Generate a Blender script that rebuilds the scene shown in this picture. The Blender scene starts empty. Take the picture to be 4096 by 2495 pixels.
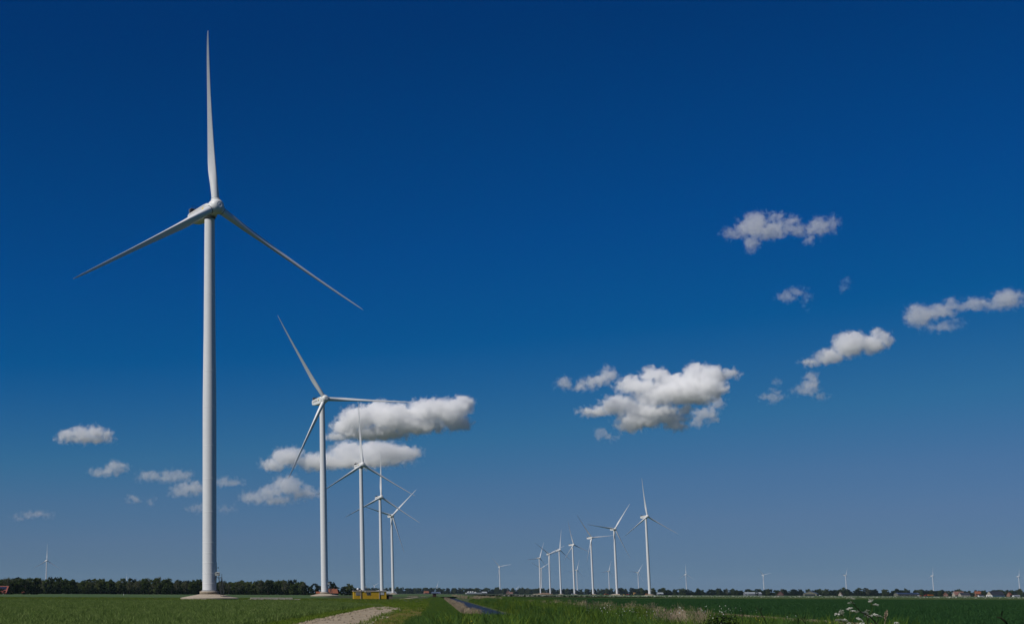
import bpy, bmesh, math, random
import numpy as np
from mathutils import Vector, Matrix, Euler

# ------------------------------------------------------------------ camera, sky, sun, exposure
S = bpy.context.scene
COL = S.collection
R = math.radians
EYE = 2.1
FPX, PITCH, ROLL, PPX = 5959.2, 0.185659, 0.004083, 722.5

cam = bpy.data.cameras.new("camera")
cam.sensor_width = 36.0
cam.lens = 36.0 * FPX / 4096.0
cam.shift_x = (2048.0 - PPX) / 4096.0
cam.clip_start = 0.5
cam.clip_end = 200000.0
camo = bpy.data.objects.new("camera", cam)
camo.matrix_world = (Matrix.Translation((0, 0, EYE)) @ Matrix.Rotation(math.pi / 2 + PITCH, 4, 'X')
                     @ Matrix.Rotation(ROLL, 4, 'Z'))
COL.objects.link(camo)
S.camera = camo

SUN_EL, SUN_AZ = R(47), R(246)          # azimuth clockwise from +Y
to_sun = Vector((math.sin(SUN_AZ) * math.cos(SUN_EL), math.cos(SUN_AZ) * math.cos(SUN_EL), math.sin(SUN_EL)))
W = bpy.data.worlds.new("World"); S.world = W; W.use_nodes = True
wn = W.node_tree.nodes; wl = W.node_tree.links
for n in list(wn): wn.remove(n)
sky = wn.new("ShaderNodeTexSky"); sky.sky_type = 'NISHITA'; sky.sun_disc = False
sky.sun_elevation = SUN_EL; sky.sun_rotation = SUN_AZ
sky.altitude = 0; sky.air_density = 1.0; sky.dust_density = 0.0; sky.ozone_density = 6.0
pre = wn.new("ShaderNodeVectorMath"); pre.operation = 'SCALE'; pre.inputs["Scale"].default_value = 0.10
crv = wn.new("ShaderNodeRGBCurve")          # deep blue of the polarised spring sky: one tone curve per channel for the whole sky
def curve(i, pts):
    c = crv.mapping.curves[i]
    while len(c.points) > 2: c.points.remove(c.points[-1])
    c.points[0].location = (0, 0); c.points[1].location = (2 * pts[-1][0], 2 * pts[-1][1])
    for x, y in pts[:-1]: c.points.new(2 * x, 2 * y)
    for q in c.points: q.handle_type = 'VECTOR'
curve(0, [(.05, .0001), (.082, .0003), (.110, .0012), (.159, .028), (.21, .062), (.27, .088), (.37, .106), (.5, .16)])
curve(1, [(.10, .034), (.12, .046), (.15, .062), (.19, .086), (.258, .142), (.352, .174), (.385, .183), (.5, .24)])
curve(2, [(.20, .163), (.266, .25), (.31, .282), (.36, .312), (.5, .41)])
crv.mapping.extend = 'EXTRAPOLATED'; crv.mapping.use_clip = False; crv.mapping.update()
post = wn.new("ShaderNodeVectorMath"); post.operation = 'SCALE'; post.inputs["Scale"].default_value = 5.0
bg = wn.new("ShaderNodeBackground"); bg.inputs[1].default_value = 0.10
wo = wn.new("ShaderNodeOutputWorld")
wl.new(sky.outputs[0], pre.inputs[0]); wl.new(pre.outputs[0], crv.inputs["Color"]); wl.new(crv.outputs[0], post.inputs[0])
wl.new(post.outputs[0], bg.inputs[0]); wl.new(bg.outputs[0], wo.inputs[0])

sun = bpy.data.lights.new("sun", 'SUN'); sun.energy = 4.0; sun.angle = R(0.53); sun.color = (1.0, 0.955, 0.88)
suno = bpy.data.objects.new("sun", sun); suno.rotation_euler = to_sun.to_track_quat('Z', 'Y').to_euler()
COL.objects.link(suno)

S.view_settings.view_transform = 'Standard'; S.view_settings.look = 'None'
S.view_settings.gamma = 1.0; S.view_settings.use_curve_mapping = False
S.view_settings.exposure = 0.0
S.render.engine = 'CYCLES'
cy = S.cycles
cy.max_bounces = 24; cy.diffuse_bounces = 3; cy.glossy_bounces = 2; cy.transmission_bounces = 4
cy.transparent_max_bounces = 48; cy.volume_bounces = 20; cy.use_denoising = True
cy.caustics_reflective = False; cy.caustics_refractive = False
cy.volume_max_steps = 256; cy.volume_step_rate = 1.0

# ------------------------------------------------------------------ helpers
M = {}
def gx(px, d):
    """world X of a picture column (4096 px wide photograph) at ground distance d"""
    return d * ((px - PPX) / FPX * 0.98282 + 0.00075)

def ppm(d):
    """photograph pixels per metre at distance d"""
    return FPX / (d * 0.98282)

def tag(o, label=None, cat=None, group=None, kind=None):
    if label: o["label"] = label
    if cat: o["category"] = cat
    if group: o["group"] = group
    if kind: o["kind"] = kind
    return o

def empty(name, loc=(0, 0, 0), rz=0.0):
    o = bpy.data.objects.new(name, None); o.location = loc; o.rotation_euler = (0, 0, rz)
    o.empty_display_size = 0.3
    COL.objects.link(o); return o

def link(name, me, mat=None, parent=None, loc=None, rot=None, smooth=False):
    if mat is not None and not me.materials: me.materials.append(mat)
    o = bpy.data.objects.new(name, me)
    if loc is not None: o.location = loc
    if rot is not None: o.rotation_euler = rot
    if parent is not None: o.parent = parent
    COL.objects.link(o); return o

class MB:
    """collects simple solids into one mesh"""
    def __init__(s): s.v = []; s.f = []; s.sm = []
    def add(s, vs, fs, smooth=False):
        b = len(s.v); s.v += [tuple(p) for p in vs]; s.f += [tuple(i + b for i in q) for q in fs]
        s.sm += [smooth] * len(fs); return s
    def box(s, x0, x1, y0, y1, z0, z1):
        vs = [(x, y, z) for z in (z0, z1) for y in (y0, y1) for x in (x0, x1)]
        return s.add(vs, [(0, 2, 3, 1), (4, 5, 7, 6), (0, 1, 5, 4), (2, 6, 7, 3), (0, 4, 6, 2), (1, 3, 7, 5)])
    def bbox(s, x0, x1, y0, y1, z0, z1, b=0.03):
        """box with bevelled vertical and top edges"""
        L = [(z0, 0), (z1 - b, 0), (z1, b)]
        vs = []
        for z, i in L:
            a = b
            vs += [(x0 + a + i * 0, y0 + i, z), (x1 - a, y0 + i, z), (x1 - i, y0 + a, z), (x1 - i, y1 - a, z),
                   (x1 - a, y1 - i, z), (x0 + a, y1 - i, z), (x0 + i, y1 - a, z), (x0 + i, y0 + a, z)]
        fs = [tuple(range(7, -1, -1)), tuple(range(16, 24))]
        for l in range(2):
            for k in range(8):
                a, c = l * 8 + k, l * 8 + (k + 1) % 8
                fs.append((a, c, c + 8, a + 8))
        return s.add(vs, fs)
    def lathe(s, prof, n=24, c=(0, 0, 0), cap=True, smooth=True):
        b = []
        for r, z in prof:
            for k in range(n):
                t = 2 * math.pi * k / n
                b.append((c[0] + r * math.cos(t), c[1] + r * math.sin(t), c[2] + z))
        fs = []
        for l in range(len(prof) - 1):
            for k in range(n):
                k2 = (k + 1) % n
                fs.append((l * n + k, l * n + k2, (l + 1) * n + k2, (l + 1) * n + k))
        s.add(b, fs, smooth)
        if cap:
            m = len(s.v) - len(b)
            s.f.append(tuple(m + k for k in range(n - 1, -1, -1))); s.sm.append(False)
            s.f.append(tuple(m + (len(prof) - 1) * n + k for k in range(n))); s.sm.append(False)
        return s
    def tube(s, pts, rad, n=6, smooth=True):
        """tube through points, radius scalar or list"""
        pts = [Vector(p) for p in pts]
        if not hasattr(rad, '__len__'): rad = [rad] * len(pts)
        vs = []
        for i, p in enumerate(pts):
            d = (pts[min(i + 1, len(pts) - 1)] - pts[max(i - 1, 0)]).normalized()
            a = d.cross(Vector((0, 0, 1)))
            if a.length < 1e-3: a = Vector((1, 0, 0))
            a.normalize(); b2 = d.cross(a)
            for k in range(n):
                t = 2 * math.pi * k / n
                vs.append(p + (a * math.cos(t) + b2 * math.sin(t)) * rad[i])
        fs = []
        for l in range(len(pts) - 1):
            for k in range(n):
                k2 = (k + 1) % n
                fs.append((l * n + k, (l + 1) * n + k, (l + 1) * n + k2, l * n + k2))
        fs.append(tuple(range(n))); fs.append(tuple((len(pts) - 1) * n + k for k in range(n - 1, -1, -1)))
        return s.add(vs, fs, smooth)
    def beam(s, p, q, w, h):
        """rectangular bar from p to q"""
        p = Vector(p); q = Vector(q); d = (q - p).normalized()
        a = d.cross(Vector((0, 0, 1)))
        if a.length < 1e-3: a = Vector((1, 0, 0))
        a.normalize(); b = a.cross(d)
        vs = []
        for e in (p, q):
            for i, j in ((-1, -1), (1, -1), (1, 1), (-1, 1)): vs.append(e + a * (i * w / 2) + b * (j * h / 2))
        return s.add(vs, [(0, 3, 2, 1), (4, 5, 6, 7), (0, 1, 5, 4), (1, 2, 6, 5), (2, 3, 7, 6), (3, 0, 4, 7)])
    def mesh(s, name):
        me = bpy.data.meshes.new(name); me.from_pydata(s.v, [], s.f)
        me.polygons.foreach_set("use_smooth", s.sm); me.update(); return me
    def build(s, name, mat, parent=None, loc=None, rot=None):
        me = s.mesh(name); return link(name, me, mat, parent, loc, rot)

def copy_tree(o, parent=None):
    c = o.copy(); COL.objects.link(c); c.parent = parent
    for ch in o.children: copy_tree(ch, c)
    return c

# ------------------------------------------------------------------ materials
def nodes(name):
    m = bpy.data.materials.new(name); m.use_nodes = True
    nt = m.node_tree; b = nt.nodes["Principled BSDF"]
    return m, nt, b

def mat(name, col, rough=0.6, var=0.12, scale=6.0, metal=0.0, bump=0.0, spec=0.4, coord='Object', detail=5.0, col2=None):
    """principled surface with noise colour variation and fine relief"""
    m, nt, b = nodes(name)
    tc = nt.nodes.new("ShaderNodeTexCoord")
    nz = nt.nodes.new("ShaderNodeTexNoise"); nz.inputs["Scale"].default_value = scale; nz.inputs["Detail"].default_value = detail
    nz.inputs["Roughness"].default_value = 0.6
    nt.links.new(tc.outputs[coord], nz.inputs["Vector"])
    cr = nt.nodes.new("ShaderNodeValToRGB")
    c2 = col2 if col2 else tuple(min(1, c * (1 + var)) for c in col)
    c1 = tuple(c * (1 - var) for c in col) if not col2 else col
    cr.color_ramp.elements[0].position = 0.32; cr.color_ramp.elements[1].position = 0.68
    cr.color_ramp.elements[0].color = (*c1, 1); cr.color_ramp.elements[1].color = (*c2, 1)
    nt.links.new(nz.outputs["Fac"], cr.inputs[0]); nt.links.new(cr.outputs[0], b.inputs["Base Color"])
    b.inputs["Roughness"].default_value = rough; b.inputs["Metallic"].default_value = metal
    b.inputs["Specular IOR Level"].default_value = spec
    if bump:
        bp = nt.nodes.new("ShaderNodeBump"); bp.inputs["Strength"].default_value = bump
        nt.links.new(nz.outputs["Fac"], bp.inputs["Height"]); nt.links.new(bp.outputs[0], b.inputs["Normal"])
    return m

def leafmat(name, cols, trans=0.25, rough=0.75, spec=0.04):
    """foliage: colour chosen per instance / per object, light partly passing through"""
    m, nt, b = nodes(name)
    oi = nt.nodes.new("ShaderNodeObjectInfo"); g = nt.nodes.new("ShaderNodeNewGeometry")
    mx = nt.nodes.new("ShaderNodeMath"); mx.operation = 'ADD'
    sc = nt.nodes.new("ShaderNodeMath"); sc.operation = 'MULTIPLY'; sc.inputs[1].default_value = 0.55
    sd = nt.nodes.new("ShaderNodeMath"); sd.operation = 'MULTIPLY'; sd.inputs[1].default_value = 0.45
    nt.links.new(oi.outputs["Random"], sc.inputs[0]); nt.links.new(g.outputs["Random Per Island"], sd.inputs[0])
    nt.links.new(sc.outputs[0], mx.inputs[0]); nt.links.new(sd.outputs[0], mx.inputs[1])
    cr = nt.nodes.new("ShaderNodeValToRGB")
    els = cr.color_ramp.elements
    while len(els) < len(cols): els.new(0.5)
    for i, c in enumerate(cols):
        els[i].position = i / (len(cols) - 1); els[i].color = (*c, 1)
    nt.links.new(mx.outputs[0], cr.inputs[0]); nt.links.new(cr.outputs[0], b.inputs["Base Color"])
    b.inputs["Roughness"].default_value = rough; b.inputs["Specular IOR Level"].default_value = spec
    tr = nt.nodes.new("ShaderNodeBsdfTranslucent"); nt.links.new(cr.outputs[0], tr.inputs[0])
    ms = nt.nodes.new("ShaderNodeMixShader"); ms.inputs[0].default_value = trans
    nt.links.new(b.outputs[0], ms.inputs[1]); nt.links.new(tr.outputs[0], ms.inputs[2])
    nt.links.new(ms.outputs[0], nt.nodes["Material Output"].inputs[0])
    return m
# ------------------------------------------------------------------ ground, ditch, fields, tracks
SL = 0.17                                   # everything along the ditch runs in direction (0.17, 1)
rnd = random.Random(5)
nrg = np.random.default_rng(7)
def uv(u, v, z=0.0): return (u + SL * v, v, z)
def sstep(a, b, x):
    t = min(1, max(0, (x - a) / (b - a))); return t * t * (3 - 2 * t)
def ground_z(u, v):
    bank = 0.6 * (1 - sstep(20, 36, v))
    cut = sstep(146, 164, v) * (1 - sstep(2600, 2700, v))
    z = 0.0
    if 1.8 < u < 12.5:
        z = float(np.interp(u, [1.8, 3.4, 4.2, 9.7, 10.5, 12.5], [0, -.80, -1.3, -1.3, -.78, 0]))
    return bank + z * cut

def field_mat(name, cols, scale, rough=.95, fine=1.1, bump=.5):
    """patchy vegetation / soil seen from afar: two scales of noise"""
    m, nt, b = nodes(name)
    tc = nt.nodes.new("ShaderNodeTexCoord")
    n1 = nt.nodes.new("ShaderNodeTexNoise"); n1.inputs["Scale"].default_value = scale; n1.inputs["Detail"].default_value = 6
    n2 = nt.nodes.new("ShaderNodeTexNoise"); n2.inputs["Scale"].default_value = fine; n2.inputs["Detail"].default_value = 8; n2.inputs["Roughness"].default_value = .7
    nt.links.new(tc.outputs["Object"], n1.inputs["Vector"]); nt.links.new(tc.outputs["Object"], n2.inputs["Vector"])
    mx = nt.nodes.new("ShaderNodeMath"); mx.operation = 'ADD'
    h1 = nt.nodes.new("ShaderNodeMath"); h1.operation = 'MULTIPLY'; h1.inputs[1].default_value = .5
    h2 = nt.nodes.new("ShaderNodeMath"); h2.operation = 'MULTIPLY'; h2.inputs[1].default_value = .5
    nt.links.new(n1.outputs["Fac"], h1.inputs[0]); nt.links.new(n2.outputs["Fac"], h2.inputs[0])
    nt.links.new(h1.outputs[0], mx.inputs[0]); nt.links.new(h2.outputs[0], mx.inputs[1])
    cr = nt.nodes.new("ShaderNodeValToRGB"); els = cr.color_ramp.elements
    while len(els) < len(cols): els.new(.5)
    for i, c in enumerate(cols):
        els[i].position = .36 + .28 * i / (len(cols) - 1); els[i].color = (*c, 1)
    nt.links.new(mx.outputs[0], cr.inputs[0]); nt.links.new(cr.outputs[0], b.inputs["Base Color"])
    b.inputs["Roughness"].default_value = rough; b.inputs["Specular IOR Level"].default_value = .1
    bp = nt.nodes.new("ShaderNodeBump"); bp.inputs["Strength"].default_value = bump; bp.inputs["Distance"].default_value = .4
    nt.links.new(n2.outputs["Fac"], bp.inputs["Height"]); nt.links.new(bp.outputs[0], b.inputs["Normal"])
    return m

M['grass'] = field_mat("rough_grass", [(.030, .044, .018), (.046, .060, .025), (.060, .070, .034)], .05)
M['wheat'] = field_mat("wheat_soil", [(0.026, 0.047, 0.012), (0.052, 0.086, 0.021), (0.075, 0.109, 0.031)], .08, fine=2.0)
M['wheat2'] = field_mat("blue_green_crop", [(.010, .034, .016), (.016, .046, .020), (.022, .052, .020)], .02, fine=1.5)
M['meadow'] = field_mat("pale_meadow", [(0.039, 0.073, 0.027), (0.054, 0.092, 0.034), (0.069, 0.101, 0.038)], .012)
M['olive'] = field_mat("olive_strip", [(0.031, 0.043, 0.007), (0.048, 0.060, 0.010), (0.070, 0.074, 0.014)], .05)
M['verge'] = field_mat("flowering_verge", [(.034, .058, .012), (.050, .074, .016), (.066, .082, .024)], .03)
M['moss'] = field_mat("mossy_strip", [(0.094, 0.088, 0.018), (0.121, 0.108, 0.022), (0.099, 0.101, 0.029)], .5, fine=4)
M['track'] = field_mat("gravel_track", [(0.205, 0.168, 0.115), (0.289, 0.238, 0.169), (0.361, 0.302, 0.218)], .35, fine=3, bump=.35)
M['soil'] = field_mat("bare_soil", [(0.134, 0.083, 0.055), (0.196, 0.127, 0.087), (0.228, 0.151, 0.106)], .6, fine=5, bump=.8)
M['sand'] = field_mat("pale_sand", [(.28, .235, .18), (.36, .30, .235), (.42, .36, .28)], .3, fine=4)

us = [-8500, -1500, -300, -80, -30, -10.6, -4.4, -1.7, 0, 1.8, 2.6, 3.4, 4.2, 6, 8, 9.7, 10.5, 11.5, 12.5, 16, 20, 27.8, 31, 45, 90, 300, 1500, 12000]
vs_ = [-3000, -300, -60, -10, 5, 14, 20, 24, 28, 32, 36, 40, 60, 80, 120, 140, 146, 150, 155, 160, 164, 190, 230, 350, 600, 1000, 1600, 2600, 2700, 5000, 9000, 18000]
gv_, gf_ = [], []
for v in vs_:
    for u in us: gv_.append(uv(u, v, ground_z(u, v)))
nu = len(us)
for i in range(len(vs_) - 1):
    for j in range(nu - 1): gf_.append((i * nu + j, i * nu + j + 1, (i + 1) * nu + j + 1, (i + 1) * nu + j))
gme = bpy.data.meshes.new("ground"); gme.from_pydata(gv_, [], gf_); gme.update()
tag(link("ground", gme, M['grass']), kind="structure")

def sheet(name, pts, z, m):
    me = MB().add([(x, y, z) for x, y in pts], [tuple(range(len(pts)))]).mesh(name)
    return tag(link(name, me, m), kind="structure")
def band(name, u0, u1, v0, v1, z, m, wob=0.0, n=24):
    """strip along the ditch direction with uneven edges"""
    L_, R_ = [], []
    for i in range(n + 1):
        v = v0 + (v1 - v0) * i / n
        L_.append(uv(u0 + rnd.uniform(-wob, wob), v, z + ground_z(0, v) if v < 40 else z)); R_.append(uv(u1 + rnd.uniform(-wob, wob), v, z + ground_z(0, v) if v < 40 else z))
    b = MB()
    b.add(L_ + R_, [(i, i + n + 1, i + n + 2, i + 1) for i in range(n)])
    return tag(link(name, b.mesh(name), m), kind="structure")

sheet("wheat_field", [(-420, 36.5), (uv(-10.6, 36.5)[0], 36.5), (uv(-10.6, 225)[0], 225), (uv(-10.6, 225)[0] + 4, 330), (-420, 330)], .03, M['wheat'])
sheet("rough_strip", [(-700, 365), (54, 365), (60, 420), (70, 575), (-700, 575)], .03, M['olive'])
sheet("meadow", [(-2500, 600), (60, 600), (120, 1340), (-2500, 1340)], .03, M['meadow'])
sheet("meadow", [(120, 900), (310, 900), (640, 3000), (160, 3000)], .03, M['meadow'])
sheet("crop_field", [(uv(31, 60)[0], 60), (900, 60), (1500, 700), (uv(31, 700)[0], 700)], .03, M['wheat2'])
sheet("verge_strip", [(uv(34, 740)[0], 740), (1600, 740), (1900, 1120), (uv(36, 1120)[0], 1120)], .03, M['verge'])
sheet("far_field", [(uv(40, 1180)[0], 1180), (2000, 1180), (3200, 2700), (uv(40, 2700)[0], 2700)], .03, M['meadow'])
band("dirt_track", -10.5, -4.4, 22, 262, .035, M['track'], .35, 40)
band("moss_strip", -4.4, -1.5, 22, 300, .07, M['moss'], .3, 40)
band("soil_strip", 27.6, 31.2, 52, 420, .07, M['soil'], .35, 40)
sheet("sand_path", [(gx(1585, 515), 515), (gx(1612, 515), 515), (gx(1640, 600), 600), (gx(1676, 770), 770), (gx(1668, 775), 775), (gx(1622, 605), 605)], .07, M['sand'])
sheet("sand_patch", [(gx(1232, 480), 480), (gx(1262, 478), 478), (gx(1266, 490), 490), (gx(1236, 492), 492)], .07, M['sand'])
sheet("sand_patch", [(gx(1310, 482), 482), (gx(1332, 482), 482), (gx(1330, 492), 492), (gx(1314, 491), 491)], .07, M['sand'])
sheet("sand_patch", [(gx(1630, 900), 900), (gx(1672, 900), 900), (gx(1668, 960), 960), (gx(1626, 955), 955)], .07, M['sand'])
sheet("sand_patch", [(gx(1684, 860), 860), (gx(1704, 860), 860), (gx(1700, 905), 905), (gx(1682, 900), 900)], .11, M['sand'])

# water in the ditch
m, nt, b = nodes("ditch_water")
b.inputs["Base Color"].default_value = (.020, .024, .030, 1); b.inputs["Roughness"].default_value = .42; b.inputs["Specular IOR Level"].default_value = .3
tc = nt.nodes.new("ShaderNodeTexCoord"); mp = nt.nodes.new("ShaderNodeMapping"); mp.inputs["Scale"].default_value = (1.6, .7, 1)
nz = nt.nodes.new("ShaderNodeTexNoise"); nz.inputs["Scale"].default_value = 1.4; nz.inputs["Detail"].default_value = 4
bp = nt.nodes.new("ShaderNodeBump"); bp.inputs["Strength"].default_value = 1.0; bp.inputs["Distance"].default_value = .9
nt.links.new(tc.outputs["Object"], mp.inputs[0]); nt.links.new(mp.outputs[0], nz.inputs["Vector"]); nt.links.new(nz.outputs["Fac"], bp.inputs["Height"]); nt.links.new(bp.outputs[0], b.inputs["Normal"])
M['water'] = m
wb = MB(); n = 40
L_ = [uv(3.3, 148 + (2600 - 148) * (i / n) ** 2, -.9) for i in range(n + 1)]; R_ = [uv(10.65, 148 + (2600 - 148) * (i / n) ** 2, -.9) for i in range(n + 1)]
wb.add(L_ + R_, [(i, i + n + 1, i + n + 2, i + 1) for i in range(n)])
tag(link("water", wb.mesh("water"), M['water']), kind="structure")

# ------------------------------------------------------------------ grasses, crops and reeds (stuff)
def clump_mesh(name, nb, h, w, spread, lean, m, tip=None, seed=0, plume=None):
    rg = random.Random(seed); V, F = [], []
    for _ in range(nb):
        a = rg.uniform(0, 6.283); r = spread * math.sqrt(rg.random())
        x, y = r * math.cos(a), r * math.sin(a)
        hh = h * rg.uniform(.65, 1.1); d = rg.uniform(0, 6.283); ln = lean * rg.uniform(.2, 1.3)
        f = rg.uniform(0, 3.1416); ww = w * rg.uniform(.7, 1.3)
        ax, ay = math.cos(f) * ww / 2, math.sin(f) * ww / 2
        lx, ly = math.cos(d) * ln * hh, math.sin(d) * ln * hh
        b0 = len(V)
        V += [(x - ax, y - ay, -.05), (x + ax, y + ay, -.05),
              (x + lx * .35 - ax * .8, y + ly * .35 - ay * .8, hh * .6), (x + lx * .35 + ax * .8, y + ly * .35 + ay * .8, hh * .6),
              (x + lx, y + ly, hh * (1 - .25 * ln))]
        F += [(b0, b0 + 1, b0 + 3, b0 + 2), (b0 + 2, b0 + 3, b0 + 4)]
        if plume:
            t = Vector(V[b0 + 4]); pw, ph = plume
            V += [tuple(t + Vector((-pw, 0, -ph * .2))), tuple(t + Vector((pw, 0, -ph * .2))), tuple(t + Vector((lx * .2, ly * .2, ph)))]
            F.append((len(V) - 3, len(V) - 2, len(V) - 1))
    me = bpy.data.meshes.new(name); me.from_pydata(V, [], F); me.update(); me.materials.append(m); return me

def scatter(name, label, cat, pts, smin, smax, meshes):
    """one object of instanced clumps standing on given points"""
    pts = np.asarray(pts, float)
    me = bpy.data.meshes.new(name); me.from_pydata(pts.tolist(), [], [])
    n = len(pts)
    for an, tp, val in (("sc", 'FLOAT', nrg.uniform(smin, smax, n)), ("rz", 'FLOAT', nrg.uniform(0, 6.283, n)), ("pick", 'INT', nrg.integers(0, len(meshes), n))):
        at = me.attributes.new(an, tp, 'POINT'); at.data.foreach_set("value", val.astype(np.float32 if tp == 'FLOAT' else np.int32))
    o = bpy.data.objects.new(name, me); COL.objects.link(o)
    tag(o, label, cat, kind="stuff")
    cl = bpy.data.collections.new(name + "_clumps")
    for i, q in enumerate(meshes): cl.objects.link(bpy.data.objects.new("%s_clump_%02d" % (name, i), q))
    ng = bpy.data.node_groups.new(name, 'GeometryNodeTree')
    ng.interface.new_socket("Geometry", in_out='INPUT', socket_type='NodeSocketGeometry')
    ng.interface.new_socket("Geometry", in_out='OUTPUT', socket_type='NodeSocketGeometry')
    N = ng.nodes; L = ng.links
    gi = N.new("NodeGroupInput"); go = N.new("NodeGroupOutput"); ip = N.new("GeometryNodeInstanceOnPoints")
    ci = N.new("GeometryNodeCollectionInfo"); ci.inputs["Collection"].default_value = cl
    ci.inputs["Separate Children"].default_value = True; ci.inputs["Reset Children"].default_value = True
    def attr(nm, tp):
        a = N.new("GeometryNodeInputNamedAttribute"); a.data_type = tp; a.inputs["Name"].default_value = nm; return a.outputs[0]
    cx = N.new("ShaderNodeCombineXYZ"); L.new(attr("rz", 'FLOAT'), cx.inputs[2])
    L.new(gi.outputs[0], ip.inputs["Points"]); L.new(ci.outputs[0], ip.inputs["Instance"])
    ip.inputs["Pick Instance"].default_value = True; L.new(attr("pick", 'INT'), ip.inputs["Instance Index"])
    L.new(cx.outputs[0], ip.inputs["Rotation"]); L.new(attr("sc", 'FLOAT'), ip.inputs["Scale"])
    L.new(ip.outputs[0], go.inputs[0])
    md = o.modifiers.new("scatter", 'NODES'); md.node_group = ng
    return o

def pts_uv(n, u0, u1, v0, v1, pw=1.0, keep=None):
    """points between two lines along the ditch, denser near the viewer for pw > 1"""
    out = []
    while len(out) < n:
        u = nrg.uniform(u0, u1); v = v0 + (v1 - v0) * nrg.random() ** pw
        x, y, _ = uv(u, v)
        if keep and not keep(u, v, x, y): continue
        out.append((x, y, ground_z(u, v)))
    return out

LM = {}
LM['wheat'] = leafmat("wheat_leaf", [(0.047, 0.086, 0.016), (0.087, 0.143, 0.031), (0.146, 0.208, 0.055), (0.241, 0.294, 0.104)], .25)
LM['crop'] = leafmat("crop_leaf", [(0.016, 0.055, 0.019), (0.030, 0.083, 0.027), (0.048, 0.105, 0.031)], .25)
LM['grass'] = leafmat("grass_leaf", [(0.041, 0.086, 0.009), (0.078, 0.138, 0.016), (0.119, 0.184, 0.024), (0.183, 0.208, 0.041)], .3)
LM['grass2'] = leafmat("blue_grass_leaf", [(0.034, 0.086, 0.020), (0.061, 0.127, 0.030), (0.095, 0.159, 0.036)], .3)
LM['reed'] = leafmat("dry_reed", [(.24, .185, .12), (.34, .27, .18), (.44, .36, .25)], .25)
LM['white'] = leafmat("white_floret", [(0.560, 0.560, 0.483), (0.717, 0.717, 0.655)], .2)
LM['yellow'] = leafmat("yellow_floret", [(.62, .46, .02), (.75, .60, .05)], .1)
LM['stem'] = leafmat("plant_stem", [(.045, .07, .018), (.07, .10, .03)], .1)

wheat_c = [clump_mesh("wheat_clump", 24, .62, .030, .27, .5, LM['wheat'], seed=i) for i in range(5)]
def in_wheat(u, v, x, y): return x > -.155 * y - 6
P = []
while len(P) < 30000:                                   # near part, down to where rows blur
    v = 37 + 290 * nrg.random() ** 1.5; xl = -.155 * v - 5; xr = uv(-10.9, v)[0] if v < 225 else uv(-10.9, 225)[0] + 3
    if nrg.random() < (xr - xl) / 85: P.append((nrg.uniform(xl, xr), v, 0.0))
scatter("wheat_crop", "young green wheat standing thick to the edge of the gravel track", "wheat", P, .8, 1.15, wheat_c)

crop_c = [clump_mesh("crop_clump", 24, .55, .03, .42, .55, LM['crop'], seed=20 + i) for i in range(5)]
P = []
while len(P) < 34000:
    v = 62 + 560 * nrg.random() ** 1.9; xl = uv(31.3, v)[0]; xr = .60 * v + 8
    if xr > xl and nrg.random() < (xr - xl) / 250: P.append((nrg.uniform(xl, xr), v, 0.0))
scatter("green_crop", "dark blue-green crop filling the wide field beyond the bare soil strip", "crop", P, .8, 1.2, crop_c)

grass_c = [clump_mesh("grass_clump", 22, .55, .022, .28, .6, LM['grass'], seed=40 + i) for i in range(4)] + \
          [clump_mesh("grass_clump", 20, .75, .02, .25, .5, LM['grass2'], seed=50 + i) for i in range(2)]
P = pts_uv(13000, -1.6, 12.2, 36, 106, 1.1) + pts_uv(12500, 12.2, 23, 44, 420, 1.5) + pts_uv(1900, 10.6, 12.4, 164, 520, 1.4) + pts_uv(5000, 12.5, 40, 400, 900, 1.2)
scatter("verge_grass", "tall lush grass on both banks of the ditch", "grass", P, .6, 1.2, grass_c)
P = pts_uv(5000, -1.6, 12.2, 104, 158, 1.0) + pts_uv(4500, 22.5, 27.4, 50, 420, 1.5) + pts_uv(900, 1.2, 3.4, 160, 420, 1.3) + pts_uv(8000, -1.6, 3.1, 150, 420, 1.4) + pts_uv(3500, -4, 3.1, 300, 800, 1.2)
scatter("bank_grass", "short bright grass on the bank between path and water", "grass", P, .22, .44, grass_c)
hump_c = [clump_mesh("sedge_clump", 60, 1.05, .03, .75, .45, LM['grass2'] if i % 2 else LM['grass'], seed=60 + i) for i in range(4)]
P = pts_uv(430, 11.4, 14.5, 130, 420, 1.3) + pts_uv(260, 0, 13, 46, 90, 1.0) + pts_uv(260, 14, 22, 60, 300, 1.3)
scatter("sedge_tussock", "rounded green tussocks along the water's edge", "grass", P, .7, 1.3, hump_c)
short_c = [clump_mesh("rough_clump", 16, .32, .03, .35, .7, LM['grass'], seed=70 + i) for i in range(3)]
P = []
while len(P) < 9000:
    v = nrg.uniform(226, 560); xl = -.155 * v - 5; xr = uv(-2, v)[0]
    P.append((nrg.uniform(max(xl, uv(-10.6, 225)[0] + 4 - 1e3 * (v > 335)), xr), v, 0.0))
P += pts_uv(1700, -10.7, -9.6, 40, 262) + pts_uv(420, -5.2, -1.6, 60, 300) + pts_uv(70, -9.8, -4.4, 170, 264, .6) + pts_uv(60, -5.4, -4.4, 60, 262)
scatter("rough_grass", "short rough grass round the turbine slab and the yellow cabin", "grass", P, .6, 1.3, short_c)

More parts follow.
